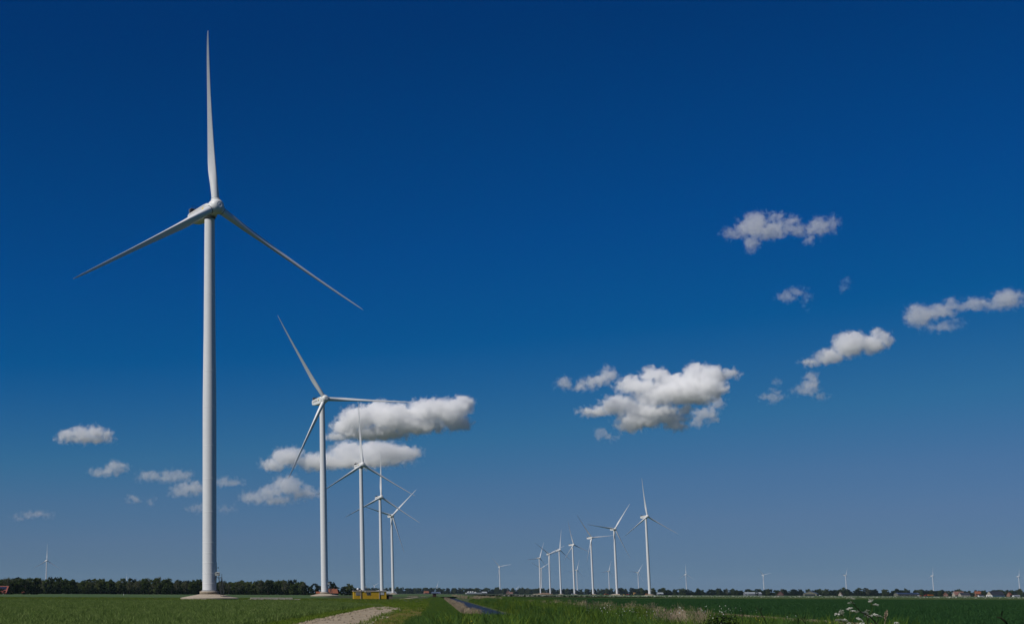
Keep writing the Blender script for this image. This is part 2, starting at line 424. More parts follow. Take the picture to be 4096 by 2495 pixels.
reed_c = [clump_mesh("reed_clump", 26, 1.35, .02, .35, .22, LM['reed'], seed=80 + i, plume=(.02, .16)) for i in range(4)]
P = pts_uv(1150, 3.2, 4.3, 160, 680, 1.6) + pts_uv(300, 3.2, 5.0, 164, 680, 1.4, lambda u, v, x, y: math.sin(v * .11) + math.sin(v * .043 + 1) > .5) + pts_uv(420, 12.5, 18, 400, 590, 1.0) + pts_uv(260, 11.5, 13.5, 640, 1300, 1.0) + \
    pts_uv(60, 12.5, 22, 48, 92, 1.0, lambda u, v, x, y: .283 < (x / y) < .345) + pts_uv(120, 14, 24, 120, 260, 1.0, lambda u, v, x, y: abs(math.sin(v * .09 + u * .3)) > .8)
P = [(x, y, max(z, -.95) if z > -.2 else -.92) for x, y, z in P]
scatter("dry_reeds", "pale dry reeds lining the ditch", "reeds", P, .45, .92, reed_c)

def umbel_clump(seed, h, n, m_f, size, m_s=None):
    rg = random.Random(seed); V, F, mi = [], [], []
    for _ in range(n):
        x, y = rg.uniform(-.3, .3), rg.uniform(-.3, .3); hh = h * rg.uniform(.7, 1.1)
        b0 = len(V); V += [(x - .006, y, 0), (x + .006, y, 0), (x, y, hh)]; F.append((b0, b0 + 1, b0 + 2)); mi.append(1)
        for k in range(4):
            q = size * rg.uniform(.5, 1.0); ox, oy = rg.uniform(-1, 1) * size, rg.uniform(-1, 1) * size; t = rg.uniform(-.02, .02)
            b0 = len(V); V += [(x + ox - q, y + oy - q, hh + t), (x + ox + q, y + oy - q, hh + t * 2), (x + ox + q, y + oy + q, hh + t + .03), (x + ox - q, y + oy + q, hh + .03)]
            F.append((b0, b0 + 1, b0 + 2, b0 + 3)); mi.append(0)
    me = bpy.data.meshes.new("umbel_clump"); me.from_pydata(V, [], F); me.update(); me.materials.append(m_f); me.materials.append(LM['stem'])
    me.polygons.foreach_set("material_index", mi); return me
uc = [umbel_clump(90 + i, .95, 3, LM['white'], .018) for i in range(3)]
P = pts_uv(34, 12, 27, 52, 120, 1.0, lambda u, v, x, y: .27 < x / y < .36) + pts_uv(26, 12, 27, 52, 150)
scatter("white_flowers", "white umbel flowers dotted through the long grass by the ditch", "flowers", P, .8, 1.2, uc)
uc2 = [umbel_clump(94 + i, .9, 9, LM['white'], .085) for i in range(3)]
P = [(nrg.uniform(uv(34, v)[0], .60 * v + 20), v, 0.0) for v in nrg.uniform(745, 1100, 1500)]
scatter("flower_band", "band of white flowers along the far edge of the dark green crop", "flowers", P, .8, 1.3, uc2)
uc3 = [umbel_clump(98 + i, .6, 4, LM['yellow'], .014) for i in range(2)]
P = pts_uv(26, 0, 2.6, 50, 100) + pts_uv(40, 12, 22, 50, 95)
scatter("buttercups", "small yellow flowers in the grass by the ditch end", "flowers", P, .8, 1.2, uc3)
# clods and stones on the gravel track
st = []
for i in range(3):
    bm = bmesh.new(); bmesh.ops.create_icosphere(bm, subdivisions=1, radius=.09)
    for vv in bm.verts: vv.co *= rnd.uniform(.6, 1.3); vv.co.z *= .6
    me = bpy.data.meshes.new("stone"); bm.to_mesh(me); bm.free(); me.materials.append(M['track']); st.append(me)
P = pts_uv(1500, -10.4, -8.6, 60, 255, 1.2) + pts_uv(350, -10.4, -4.6, 60, 255, 1.2) + pts_uv(900, 27.8, 31, 60, 200, 1.2)
P = [(x, y, z + .05) for x, y, z in P]
scatter("clods", "loose clods and stones on the gravel track and bare soil", "stones", P, .5, 1.6, st)
# ------------------------------------------------------------------ wind turbines

M['tower'] = mat("tower_paint", (0.66, 0.67, 0.68), 0.42, 0.03, 0.6, spec=0.35)
M['nacelle'] = mat("nacelle_paint", (0.68, 0.685, 0.67), 0.45, 0.03, 1.5, spec=0.35)
M['blade'] = mat("blade_gelcoat", (0.67, 0.68, 0.685), 0.38, 0.035, 0.35, spec=0.4)
M['seam'] = mat("flange_paint", (.78,.79,.79), 0.5, 0.05, 4)
M['gasket'] = mat("black_gasket", (0.02, 0.021, 0.024), 0.7, 0.2, 4)
M['cooler'] = mat("cooler_black", (0.012, 0.013, 0.018), 0.6, 0.3, 3)
M['steel'] = mat("galvanised_steel", (0.10, 0.11, 0.12), 0.5, 0.2, 8, metal=0.4)
M['darksteel'] = mat("dark_steel", (0.025, 0.028, 0.033), 0.55, 0.25, 6)
M['concrete'] = mat("foundation_concrete", (0.34, 0.29, 0.225), 0.9, 0.16, 1.3, bump=0.3, spec=0.2)
M['concrete2'] = mat("plinth_concrete", (0.27, 0.225, 0.17), 0.9, 0.2, 1.6, bump=0.3, spec=0.2)
M['grout'] = mat("grout_white", (0.55, 0.55, 0.55), 0.8, 0.1, 3)
M['boxgrey'] = mat("cabinet_grey", (0.36, 0.39, 0.39), 0.5, 0.06, 3)
M['letters'] = mat("lettering_grey", (0.10, 0.11, 0.12), 0.6, 0.1, 3)
M['logo_y'] = mat("logo_yellow", (0.80, 0.56, 0.03), 0.5, 0.05, 3)
M['logo_b'] = mat("logo_blue_grey", (0.07, 0.12, 0.20), 0.5, 0.05, 3)

HUB_Z, OVER, TILT, RTIP, PREB = 120.4, 3.94, R(6.77), 59.64, 2.55

def tower_r(z):
    zs = [0, 60, 80, 117.8]; rs = [2.12, 2.10, 1.86, 1.60]
    return float(np.interp(z, zs, rs))

def blade_mesh():
    rs = [1.5, 2.6, 4, 6, 8, 10, 12, 15, 18, 22, 26, 30, 34, 38, 42, 46, 50, 53, 55.5, 57.5, 58.8, 59.64]
    N = 16; vs = []; fs = []
    for r in rs:
        c = float(np.interp(r, [0, 3, 7, 11, 15, 20, 30, 38, 50, 56, 58.5, 59.64], [2.45, 2.45, 2.55, 2.7, 2.45, 2.1, 1.52, 1.18, .82, .58, .38, .06]))
        t = float(np.interp(r, [0, 3, 7, 11, 20, 35, 50, 59.64], [2.45, 2.45, 2.15, 1.65, .88, .42, .2, .02]))
        k = float(np.interp(r, [2.6, 15], [0, 1])); k = k * k * (3 - 2 * k)
        tw = R(float(np.interp(r, [0, 4, 11, 25, 45, 59.64], [14, 14, 13, 7, 2.5, 0])) + 14.0)
        pb = -PREB * (r / RTIP) ** 2.4
        for i in range(N):
            a = 2 * math.pi * i / N
            ci, si = math.cos(a), math.sin(a)
            xc, yc = 1.225 * ci, 1.225 * si
            q = (1 + ci) / 2                       # 1 leading edge .. 0 trailing edge
            thick = math.sqrt(max(q, 0)) * (0.18 + 0.82 * (1 - (2 * q - 1.25) ** 2 / 5.1)) * q ** 0.35
            xa = (q - 0.68) * c; ya = t * 0.5 * (1 if si > 0 else -1) * (thick if abs(si) > 1e-6 else 0)
            x, y = xc * (1 - k) + xa * k, yc * (1 - k) + ya * k
            vs.append((x * math.cos(tw) + y * math.sin(tw), -x * math.sin(tw) + y * math.cos(tw) + pb, r))
    for l in range(len(rs) - 1):
        for i in range(N):
            j = (i + 1) % N
            fs.append((l * N + i, l * N + j, (l + 1) * N + j, (l + 1) * N + i))
    fs.append(tuple(range(N - 1, -1, -1))); fs.append(tuple((len(rs) - 1) * N + i for i in range(N)))
    me = bpy.data.meshes.new("blade"); me.from_pydata(vs, [], fs)
    me.polygons.foreach_set("use_smooth", [True] * len(fs)); me.update()
    me.materials.append(M['blade']); return me

def nacelle_mesh():
    sec = [(-1.75, 1.5, -1.75, 1.5, .5), (-1.1, 2.0, -2.4, 1.75, .5), (0.2, 2.1, -2.6, 1.8, .42), (6.5, 2.1, -2.1, 1.8, .42),
           (9.6, 2.1, -1.5, 1.8, .42), (10.5, 2.0, -1.2, 1.65, .4), (10.75, 1.7, -.9, 1.35, .4)]
    vs = []; fs = []
    for y, w, z0, z1, b in sec:
        vs += [(-w + b, y, z0), (w - b, y, z0), (w - b * .3, y, z0 + b * .3), (w, y, z0 + b), (w, y, z1 - b), (w - b * .3, y, z1 - b * .3),
               (w - b, y, z1), (-w + b, y, z1), (-w + b * .3, y, z1 - b * .3), (-w, y, z1 - b), (-w, y, z0 + b), (-w + b * .3, y, z0 + b * .3)]
    n = 12
    for l in range(len(sec) - 1):
        for i in range(n):
            j = (i + 1) % n
            fs.append((l * n + i, l * n + j, (l + 1) * n + j, (l + 1) * n + i)[::-1])
    fs.append(tuple(range(n))); fs.append(tuple((len(sec) - 1) * n + i for i in range(n - 1, -1, -1)))
    me = bpy.data.meshes.new("nacelle"); me.from_pydata(vs, [], fs); me.update(); me.materials.append(M['nacelle']); return me

def text_mesh(body, width, height):
    cu = bpy.data.curves.new("lettering", 'FONT'); cu.body = body; cu.extrude = 0.004; cu.offset = 0.012
    o = bpy.data.objects.new("lettering", cu)
    me = bpy.data.meshes.new_from_object(o)
    co = np.empty(len(me.vertices) * 3); me.vertices.foreach_get("co", co); co = co.reshape(-1, 3)
    mn, mxx = co.min(0), co.max(0)
    co[:, 0] = (co[:, 0] - mn[0]) / (mxx[0] - mn[0]) * width
    co[:, 1] = (co[:, 1] - mn[1]) / (mxx[1] - mn[1]) * height
    me.vertices.foreach_set("co", co.ravel()); me.update()
    bpy.data.objects.remove(o); me.materials.clear(); me.materials.append(M['letters']); return me

ME = {}
ME['blade'] = blade_mesh(); ME['nacelle'] = nacelle_mesh()
ME['letters'] = text_mesh("VATTENFALL", 7.0, 1.0)
def half_disc(r, up):
    b = MB(); n = 14
    pts = [(r * math.cos(math.pi * i / n), (1 if up else -1) * r * math.sin(math.pi * i / n)) for i in range(n + 1)]
    vs = [(x, y, 0) for x, y in pts] + [(x, y, .012) for x, y in pts]; m = n + 1
    fs = [tuple(range(m)), tuple(range(m, 2 * m))] + [(i, (i + 1) % m, (i + 1) % m + m, i + m) for i in range(m)]
    return b.add(vs, fs)
ME['logo_top'] = half_disc(0.72, True).mesh("logo_upper_half"); ME['logo_top'].materials.append(M['logo_y'])
ME['logo_low'] = half_disc(0.72, False).mesh("logo_lower_half"); ME['logo_low'].materials.append(M['logo_b'])
hubp = [(1.9, -2.15), (2.2, -1.9), (2.42, -.9), (2.46, 0), (2.32, .9), (2.0, 1.6), (1.5, 2.08), (1.12, 2.28)]
ME['hub'] = MB().lathe(hubp, 32).mesh("hub"); ME['hub'].materials.append(M['nacelle'])
ME['hub_far'] = MB().lathe(hubp[::2] + [hubp[-1]], 12).mesh("hub"); ME['hub_far'].materials.append(M['nacelle'])
ME['hub_cap'] = MB().lathe([(1.08, 2.27), (1.08, 2.31), (.98, 2.34), (.66, 2.35), (.64, 2.32), (.6, 2.35), (.2, 2.37)], 24).mesh("hub_cap"); ME['hub_cap'].materials.append(M['nacelle'])
ME['collar'] = MB().lathe([(1.36, 1.8), (1.42, 1.85), (1.42, 2.5), (1.36, 2.56)], 24).mesh("root_collar"); ME['collar'].materials.append(M['nacelle'])
ME['gasket'] = MB().lathe([(1.26, 2.55), (1.3, 2.55), (1.3, 2.7), (1.26, 2.7)], 24).mesh("root_seal"); ME['gasket'].materials.append(M['gasket'])
ME['cooler'] = MB().box(-1.6, 1.6, 8.7, 10.0, 1.79, 3.25).mesh("cooler"); ME['cooler'].materials.append(M['cooler'])
fr = MB().box(-1.66, 1.66, 8.66, 10.04, 3.24, 3.3)
for x in (-1.66, 1.6): fr.box(x, x + .06, 9.9, 10.04, 1.78, 3.24)
ME['cooler_frame'] = fr.mesh("cooler_frame"); ME['cooler_frame'].materials.append(M['boxgrey'])
rl = MB()
for x in (-1.5, 1.5):
    rl.beam((x, 6.2, 2.9), (x, 9.0, 2.9), .05, .05); rl.beam((x, 6.2, 1.78), (x, 6.2, 2.9), .05, .05); rl.beam((x, 7.6, 1.78), (x, 7.6, 2.9), .05, .05)
rl.beam((-1.5, 6.2, 2.9), (1.5, 6.2, 2.9), .05, .05); rl.beam((-.9, 9.2, 3.28), (-.9, 9.2, 4.6), .06, .06); rl.beam((.9, 9.2, 3.28), (.9, 9.2, 4.4), .06, .06)
rl.beam((-.9, 9.2, 4.55), (.9, 9.2, 4.3), .05, .05)
ME['rail'] = rl.mesh("roof_rail"); ME['rail'].materials.append(M['darksteel'])
gv = MB()
for x0, x1 in ((-2.108, -2.098), (2.098, 2.108)): gv.box(x0, x1, -.6, 9.4, 1.18, 1.27)
ME['groove'] = gv.mesh("panel_joint"); ME['groove'].materials.append(M['gasket'])
ME['skirt'] = MB().lathe([(1.62, -3.0), (1.75, -2.9), (1.75, -2.6)], 28).mesh("yaw_ring"); ME['skirt'].materials.append(M['gasket'])
seams = [2.62, 10.8, 26, 46, 69, 93, 117.9]
ME['sections'] = []
for a, b in zip(seams[:-1], seams[1:]):
    zs = np.linspace(a, b, 5)
    me = MB().lathe([(tower_r(z), z) for z in zs], 48, cap=False).mesh("tower_section"); me.materials.append(M['tower']); ME['sections'].append(me)
ME['flanges'] = []
for z in seams[1:-1] + [4.7, 7.7, 13.7, 16.8, 36, 58]:
    r = tower_r(z)
    me = MB().lathe([(r, z - .06), (r + .03, z - .05), (r + .03, z + .05), (r, z + .06)], 48, cap=False).mesh("flange_ring"); me.materials.append(M['seam']); ME['flanges'].append(me)
ME['tower_far'] = MB().lathe([(tower_r(z), z) for z in np.linspace(1.5, 117.9, 9)], 16, cap=False).mesh("tower"); ME['tower_far'].materials.append(M['tower'])
ME['slab'] = MB().lathe([(8.7, -0.1), (8.7, .42), (8.6, .46), (5.6, 1.05), (3.0, 1.52), (2.5, 1.53)], 56, smooth=False).mesh("foundation_slab"); ME['slab'].materials.append(M['concrete'])
ME['slab_far'] = MB().lathe([(8.7, -0.1), (8.7, .42), (3.0, 1.52), (2.5, 1.53)], 20, smooth=False).mesh("foundation_slab"); ME['slab_far'].materials.append(M['concrete'])
ME['plinth'] = MB().lathe([(2.95, 1.4), (2.95, 2.36), (2.9, 2.4), (1.5, 2.41)], 48).mesh("plinth"); ME['plinth'].materials.append(M['concrete2'])
ME['grout'] = MB().lathe([(2.45, 2.39), (2.45, 2.52), (2.2, 2.58), (1.5, 2.58)], 48).mesh("grout_ring"); ME['grout'].materials.append(M['grout'])
ME['basering'] = MB().lathe([(2.2, 2.56), (2.2, 2.70), (2.13, 2.71), (1.5, 2.71)], 48).mesh("base_ring"); ME['basering'].materials.append(M['gasket'])
# access stair
ME['step'] = MB().box(-.42, .42, -.13, .13, -.02, .02).mesh("step"); ME['step'].materials.append(M['steel'])
P0, P1 = Vector((3.15, -1.9, 6.45)), Vector((3.75, -5.6, .95))
stg = MB()
for s in (-.46, .46): stg.beam((P0.x + s, P0.y, P0.z), (P1.x + s, P1.y, P1.z - .1), .07, .24)
ME['stringer'] = stg.mesh("stringer"); ME['stringer'].materials.append(M['darksteel'])
hr = MB()
for s in (-.46, .46):
    hr.beam((P0.x + s, P0.y, P0.z + 1.0), (P1.x + s, P1.y, P1.z + 1.0), .06, .06)
    hr.beam((P0.x + s, P0.y, P0.z + .5), (P1.x + s, P1.y, P1.z + .5), .04, .04)
    for t in (0.02, .25, .5, .75, .98):
        q = P0.lerp(P1, t); hr.beam((q.x + s, q.y, q.z), (q.x + s, q.y, q.z + 1.0), .05, .05)
ME['handrail'] = hr.mesh("handrail"); ME['handrail'].materials.append(M['darksteel'])
pf = MB().box(1.9, 3.75, -1.95, -.2, 6.35, 6.47)
for x, y in ((2.0, -1.85), (3.65, -1.85), (3.65, -.3)): pf.beam((x, y, 1.3), (x, y, 6.35), .11, .11)
pf.beam((2.0, -1.85, 1.6), (3.65, -1.85, 6.2), .06, .06)
ME['platform'] = pf.mesh("platform"); ME['platform'].materials.append(M['darksteel'])
pr = MB()
for z in (7.0, 7.5): pr.beam((3.7, -1.9, z), (3.7, -.25, z), .05, .05)
for y in (-1.9, -1.1, -.25): pr.beam((3.7, y, 6.4), (3.7, y, 7.5), .05, .05)
ME['prail'] = pr.mesh("platform_rail"); ME['prail'].materials.append(M['darksteel'])
ME['cabinet'] = MB().bbox(1.78, 3.1, -1.8, -.95, 6.95, 8.1, .1).mesh("cabinet"); ME['cabinet'].materials.append(M['boxgrey'])
ME['vent'] = MB().box(2.05, 2.72, -1.815, -1.79, 7.62, 7.78).mesh("vent"); ME['vent'].materials.append(M['gasket'])
ME['door'] = MB().box(1.75, 2.19, -.55, .35, 6.5, 8.6).mesh("door"); ME['door'].materials.append(M['darksteel'])
lm = MB().beam((2.1, -.6, 9.2), (2.55, -.7, 9.3), .07, .07).box(2.45, 2.75, -.8, -.5, 9.2, 9.5).beam((2.15, -.5, 8.0), (2.15, -.5, 11.0), .08, .08)
ME['lamp'] = lm.mesh("lamp_bracket"); ME['lamp'].materials.append(M['darksteel'])

def turbine(x, y, yaw, ph, label, level=2, hub_z=HUB_Z, group=None):
    """level 2: all parts, 1: parts without the stair, 0: far away"""
    t = empty("wind_turbine", (x, y, 0)); tag(t, label, "wind turbine", group)
    dz = hub_z - HUB_Z
    if level:
        sl = link("foundation_slab", ME['slab'], parent=t); link("plinth", ME['plinth'], parent=sl)
        link("grout_ring", ME['grout'], parent=sl); link("base_ring", ME['basering'], parent=t)
        for m in ME['sections']: link("tower_section", m, parent=t)
        for m in ME['flanges']: link("flange_ring", m, parent=t)
        st = link("staircase", ME['stringer'], parent=t)
        link("handrail", ME['handrail'], parent=st)
        if level == 2:
            for i in range(20):
                q = P0.lerp(P1, (i + .5) / 20); link("step", ME['step'], parent=st, loc=(q.x, q.y, q.z))
        p = link("platform", ME['platform'], parent=t); link("platform_rail", ME['prail'], parent=p)
        c = link("cabinet", ME['cabinet'], parent=t); link("vent", ME['vent'], parent=c)
        link("door", ME['door'], parent=t); link("lamp_bracket", ME['lamp'], parent=t)
    else:
        link("foundation_slab", ME['slab_far'], parent=t)
        o = link("tower", ME['tower_far'], parent=t); o.scale = (1, 1, hub_z / HUB_Z)
    n = link("nacelle", ME['nacelle'], parent=t, loc=(0, 0, hub_z - .25), rot=(-R(5.5), 0, yaw))
    c = link("cooler", ME['cooler'], parent=n)
    if level:
        link("cooler_frame", ME['cooler_frame'], parent=n); link("roof_rail", ME['rail'], parent=n)
        link("panel_joint", ME['groove'], parent=n); link("yaw_ring", ME['skirt'], parent=n)
    if level:
        bs = Matrix(((0, 0, -1), (-1, 0, 0), (0, 1, 0))).to_4x4()
        for nm, m, yy, zz in (("lettering", 'letters', 9.2, -.42), ("logo_upper_half", 'logo_top', .75, .08), ("logo_lower_half", 'logo_low', .75, .06)):
            o = link(nm, ME[m], parent=n); o.matrix_local = Matrix.Translation((-2.112, yy, zz)) @ bs
    RM = Matrix.Translation((math.sin(yaw) * OVER, -math.cos(yaw) * OVER, hub_z)) @ Matrix.Rotation(yaw, 4, 'Z') @ Matrix.Rotation(-TILT, 4, 'X')
    h = link("hub", ME['hub'] if level else ME['hub_far'], parent=t); h.matrix_local = RM @ Matrix.Rotation(math.pi / 2, 4, 'X')
    if level: link("hub_cap", ME['hub_cap'], parent=h)
    for k in range(3):
        b = link("blade", ME['blade'], parent=t); b.matrix_local = RM @ Matrix.Rotation(ph + k * 2 * math.pi / 3, 4, 'Y')
        if level: link("root_collar", ME['collar'], parent=b); link("root_seal", ME['gasket'], parent=b)
    return t

TURB = [  # x, y, yaw, phase, level, label
 (9.0, 455.0, 29.1, -.3, 2, "largest white wind turbine rising from the wide concrete slab in the wheat"),
 (88.5, 923.8, 20.6, -30.3, 2, "white turbine with one blade level, beside the orange farmhouse roof"),
 (170.4, 1406.0, 20.4, -.8, 2, "white turbine whose tower stands behind the middle of the yellow site cabin"),
 (252.0, 1886.7, 17.5, 3.0, 2, "white turbine whose tower stands behind the shed end of the yellow site cabin"),
 (329.9, 2341.1, 16.0, 46.0, 2, "white turbine just past the plank shed, one blade pointing steeply upward"),
 (724.1, 2333.7, 21.5, -2.9, 1, "tallest turbine of the second row, upright blade, orange loader at its slab"),
 (805.5, 2789.8, 15.0, 37.0, 1, "turbine of the second row with a dusty mound at its foot and one level blade"),
 (884.2, 3239.2, 24.5, -35.6, 1, "turbine of the second row with one blade level, beside the black tractor"),
 (966.0, 3706.1, 33.0, -11.4, 1, "turbine of the second row beside the small concrete hut"),
 (1047.7, 4162.9, 24.7, 11.0, 1, "turbine of the second row with its blade almost upright, by the sand mound"),
 (1123.4, 4591.3, 17.5, -55.0, 1, "turbine of the second row standing at the high end of the sand mound"),
 (1216.5, 5106.1, 23.4, 22.6, 1, "turbine of the second row standing at the low pale end of the sand mound"),
 (1724.7, 7211.9, 12.0, -61.5, 0, "slim distant turbine hidden behind the tower above the sand mound"),
 (1439.9, 6803.3, 14.0, -41.2, 0, "lone distant turbine rising beside the brick villa and the round tree"),
 (2016.2, 7675.1, 23.1, 20.3, 0, "distant turbine peeping out beside the tower near the concrete hut"),
 (2263.0, 7974.8, 24.9, 21.7, 0, "distant turbine between the two nearest towers of the second row, blade steep"),
 (2558.5, 8440.3, 14.5, 36.1, 0, "distant turbine with a level blade, just beside the tallest of the second row"),
 (3058.7, 9138.4, 12.0, 3.0, 0, "distant turbine with upright blade, behind the wood before the grey barn"),
 (3600.3, 9330.4, 19.6, -42.4, 0, "distant turbine over the long grey barn with slanting blades"),
 (4086.8, 9281.9, 40.4, 36.4, 0, "distant turbine above the wood between the solar barn and the long low barn"),
 (4664.2, 9369.9, 31.7, 15.4, 0, "distant turbine above the orange tipping trailer"),
 (5306.7, 9566.3, 37.9, 22.8, 0, "distant turbine above the dark roofed farmhouse with white arches"),
]
for x, y, yaw, ph, lv, lab in TURB:
    turbine(x, y, R(yaw), R(ph), lab, lv)
turbine(-475.3, 5398, R(25.4), R(1.7), "single distant turbine above the dense row of tall trees near the red farmhouse", 0, 111.5)
for px, d, yaw, ph, hz, lab in ((1498, 12500, 20, 62, 62, "tiny far turbine between two tower feet behind the yellow cabin"),
                                (1748.4, 13000, 25, 20, 57, "tiny far turbine above the wood behind the brown box on posts"),
                                (2067, 15500, 20, 50, 54, "tiniest far turbine above the wood past the brick villa"),
                                (505, 10500, 20, 4, 72, "far turbine of which only the upright blade shows above the trees")):
    turbine(gx(px, d), d, R(yaw), R(ph), lab, 0, hz)
# ------------------------------------------------------------------ clouds (real volumes, about a kilometre up)
def cloud_mat(dens):
    m = bpy.data.materials.new("cloud_vapour"); m.use_nodes = True; nt = m.node_tree
    for n in list(nt.nodes): nt.nodes.remove(n)
    v = nt.nodes.new("ShaderNodeVolumeScatter"); o = nt.nodes.new("ShaderNodeOutputMaterial")
    v.inputs["Color"].default_value = (.955, .955, .975, 1); v.inputs["Anisotropy"].default_value = 0.1
    v.inputs["Density"].default_value = dens
    nt.links.new(v.outputs[0], o.inputs["Volume"]); return m
BASE_ALT = 1000.0
SHELL = [bpy.data.materials.new(f'shell_{k}') for k in range(3)]

def cloud(label, puffs, tau=1.0, seed=0, erode=1.0):
    rng = random.Random(seed)
    x0 = min(p[0] - p[2] for p in puffs); x1 = max(p[0] + p[2] for p in puffs)
    y0 = min(p[1] - p[3] for p in puffs); y1 = max(p[1] + p[3] for p in puffs)
    cx, cyy = (x0 + x1) / 2, (y0 + y1) / 2
    # viewing direction of the cloud's middle and its distance from the base altitude
    e = PITCH + math.atan((1247.5 + 0.0041 * (cx - PPX) - cyy) / FPX)
    D = (BASE_ALT + rng.uniform(-60, 60)) / math.tan(e)
    az = math.atan((cx - PPX) / FPX * math.cos(PITCH))
    fy = D                                             # distance along +Y
    d3 = Vector(((cx - PPX) / FPX, (1247.5 - cyy) / FPX, -1.0))
    d3 = camo.matrix_world.to_3x3() @ d3
    k = fy / d3.y; pos = Vector((0, 0, EYE)) + d3 * k
    s = k * d3.length / math.hypot(FPX, math.hypot(cx - PPX, cyy - 1247.5))   # metres per picture pixel there
    pf = []
    for a, b, rx, ry in puffs:
        ryy = max(ry, .55 * rx * .6)
        dep = .5 * (rx + ry) * .9
        pf.append((a - cx, rng.uniform(-.45, .45) * dep, -(b - cyy), rx * 1.06, dep, ry * 1.06))
    me0 = bpy.data.meshes.new("cloud_seed"); o = bpy.data.objects.new("cloud_seed", me0); COL.objects.link(o)
    ng = bpy.data.node_groups.new("cloud_field", 'GeometryNodeTree')
    ng.interface.new_socket("Geometry", in_out='INPUT', socket_type='NodeSocketGeometry')
    ng.interface.new_socket("Geometry", in_out='OUTPUT', socket_type='NodeSocketGeometry')
    N = ng.nodes; L = ng.links
    gi = N.new("NodeGroupInput"); go = N.new("NodeGroupOutput"); pos_n = N.new("GeometryNodeInputPosition")
    def math_(op, a, b=None, c=None):
        n = N.new("ShaderNodeMath"); n.operation = op
        for i, q in enumerate((a, b, c)):
            if q is None: continue
            if isinstance(q, (int, float)): n.inputs[i].default_value = q
            else: L.new(q, n.inputs[i])
        return n.outputs[0]
    def vmath(op, a, b=None):
        n = N.new("ShaderNodeVectorMath"); n.operation = op
        for i, q in enumerate((a, b)):
            if q is None: continue
            if isinstance(q, tuple): n.inputs[i].default_value = q
            else: L.new(q, n.inputs[i])
        return n
    def noise(scale, detail, rough, src, off):
        ad = vmath('ADD', src, off)
        n = N.new("ShaderNodeTexNoise"); n.inputs["Scale"].default_value = scale; n.inputs["Detail"].default_value = detail
        n.inputs["Roughness"].default_value = rough; L.new(ad.outputs[0], n.inputs["Vector"]); return n
    P = pos_n.outputs[0]
    off = (rng.uniform(0, 900), rng.uniform(0, 900), rng.uniform(0, 900))
    # billows: warp the position before measuring the puffs
    w1 = noise(1 / 42, 4, .6, P, off)
    wv = vmath('SUBTRACT', w1.outputs["Color"], (.5, .5, .5)); ws = N.new("ShaderNodeVectorMath"); ws.operation = 'SCALE'
    L.new(wv.outputs[0], ws.inputs[0]); ws.inputs["Scale"].default_value = 42.0 * erode
    Q = vmath('ADD', P, ws.outputs[0]).outputs[0]
    f = None
    for a, b, c, rx, rd, ry in pf:
        q = vmath('DIVIDE', vmath('SUBTRACT', Q, (a, b, c)).outputs[0], (rx, rd, ry))
        ln = N.new("ShaderNodeVectorMath"); ln.operation = 'LENGTH'; L.new(q.outputs[0], ln.inputs[0])
        g = math_('MULTIPLY', math_('SUBTRACT', 1.0, ln.outputs["Value"]), min(rx, ry, 40) / 30.0)
        f = g if f is None else math_('SMOOTH_MAX', f, g, .35)
    vz = N.new("ShaderNodeTexVoronoi"); vz.feature = 'F1'; vz.inputs["Scale"].default_value = 1 / 22
    vz.inputs["Detail"].default_value = 0.0; vz.inputs["Roughness"].default_value = .5
    L.new(vmath('ADD', Q, off).outputs[0], vz.inputs["Vector"])
    n2 = noise(1 / 24, 7, .68, Q, off)
    bil = math_('MULTIPLY', math_('SUBTRACT', .42, vz.outputs["Distance"]), .75 * erode)
    fin = math_('MULTIPLY', math_('SUBTRACT', n2.outputs["Fac"], .48), 1.9 * erode)
    tot = math_('ADD', math_('ADD', f, bil), fin)
    mr = N.new("ShaderNodeMapRange"); mr.interpolation_type = 'SMOOTHSTEP'
    L.new(tot, mr.inputs[0]); mr.inputs[1].default_value = -.30; mr.inputs[2].default_value = .70; mr.interpolation_type = 'LINEAR'
    mr.inputs[3].default_value = 0.0; mr.inputs[4].default_value = 1.0
    vc = N.new("GeometryNodeVolumeCube"); L.new(mr.outputs[0], vc.inputs["Density"])
    pad = 26
    lo = (x0 - cx - pad, min(p[1] - p[4] for p in pf) - pad * .7, -(y1 - cyy) - pad)
    hi = (x1 - cx + pad, max(p[1] + p[4] for p in pf) + pad * .7, cyy - y0 + pad)
    vc.inputs["Min"].default_value = lo; vc.inputs["Max"].default_value = hi
    vox = 2.3
    for nm, i in (("Resolution X", 0), ("Resolution Y", 1), ("Resolution Z", 2)):
        vc.inputs[nm].default_value = max(8, int((hi[i] - lo[i]) / (vox * (1.4 if i == 1 else 1))))
    jn = N.new("GeometryNodeJoinGeometry")
    for th, mm in ((.15, SHELL[0]), (.33, SHELL[1]), (.54, SHELL[2])):
        vm = N.new("GeometryNodeVolumeToMesh"); vm.inputs["Threshold"].default_value = th
        sm = N.new("GeometryNodeSetMaterial"); sm.inputs["Material"].default_value = mm
        L.new(vc.outputs[0], vm.inputs["Volume"]); L.new(vm.outputs[0], sm.inputs[0]); L.new(sm.outputs[0], jn.inputs[0])
    L.new(jn.outputs[0], go.inputs[0])
    md = o.modifiers.new("cloud_field", 'NODES'); md.node_group = ng
    dg = bpy.context.evaluated_depsgraph_get(); dg.update()
    me = bpy.data.meshes.new_from_object(o.evaluated_get(dg), depsgraph=dg); me.name = "cloud"
    bpy.data.objects.remove(o); bpy.data.meshes.remove(me0); bpy.data.node_groups.remove(ng)
    nv, nf = len(me.vertices), len(me.polygons)
    co = np.empty(nv * 3, np.float32); me.vertices.foreach_get("co", co); co = co.reshape(-1, 3)
    lt = np.empty(nf, np.int32); me.polygons.foreach_get("loop_total", lt)
    ls = np.empty(nf, np.int32); me.polygons.foreach_get("loop_start", ls)
    mi = np.empty(nf, np.int32); me.polygons.foreach_get("material_index", mi)
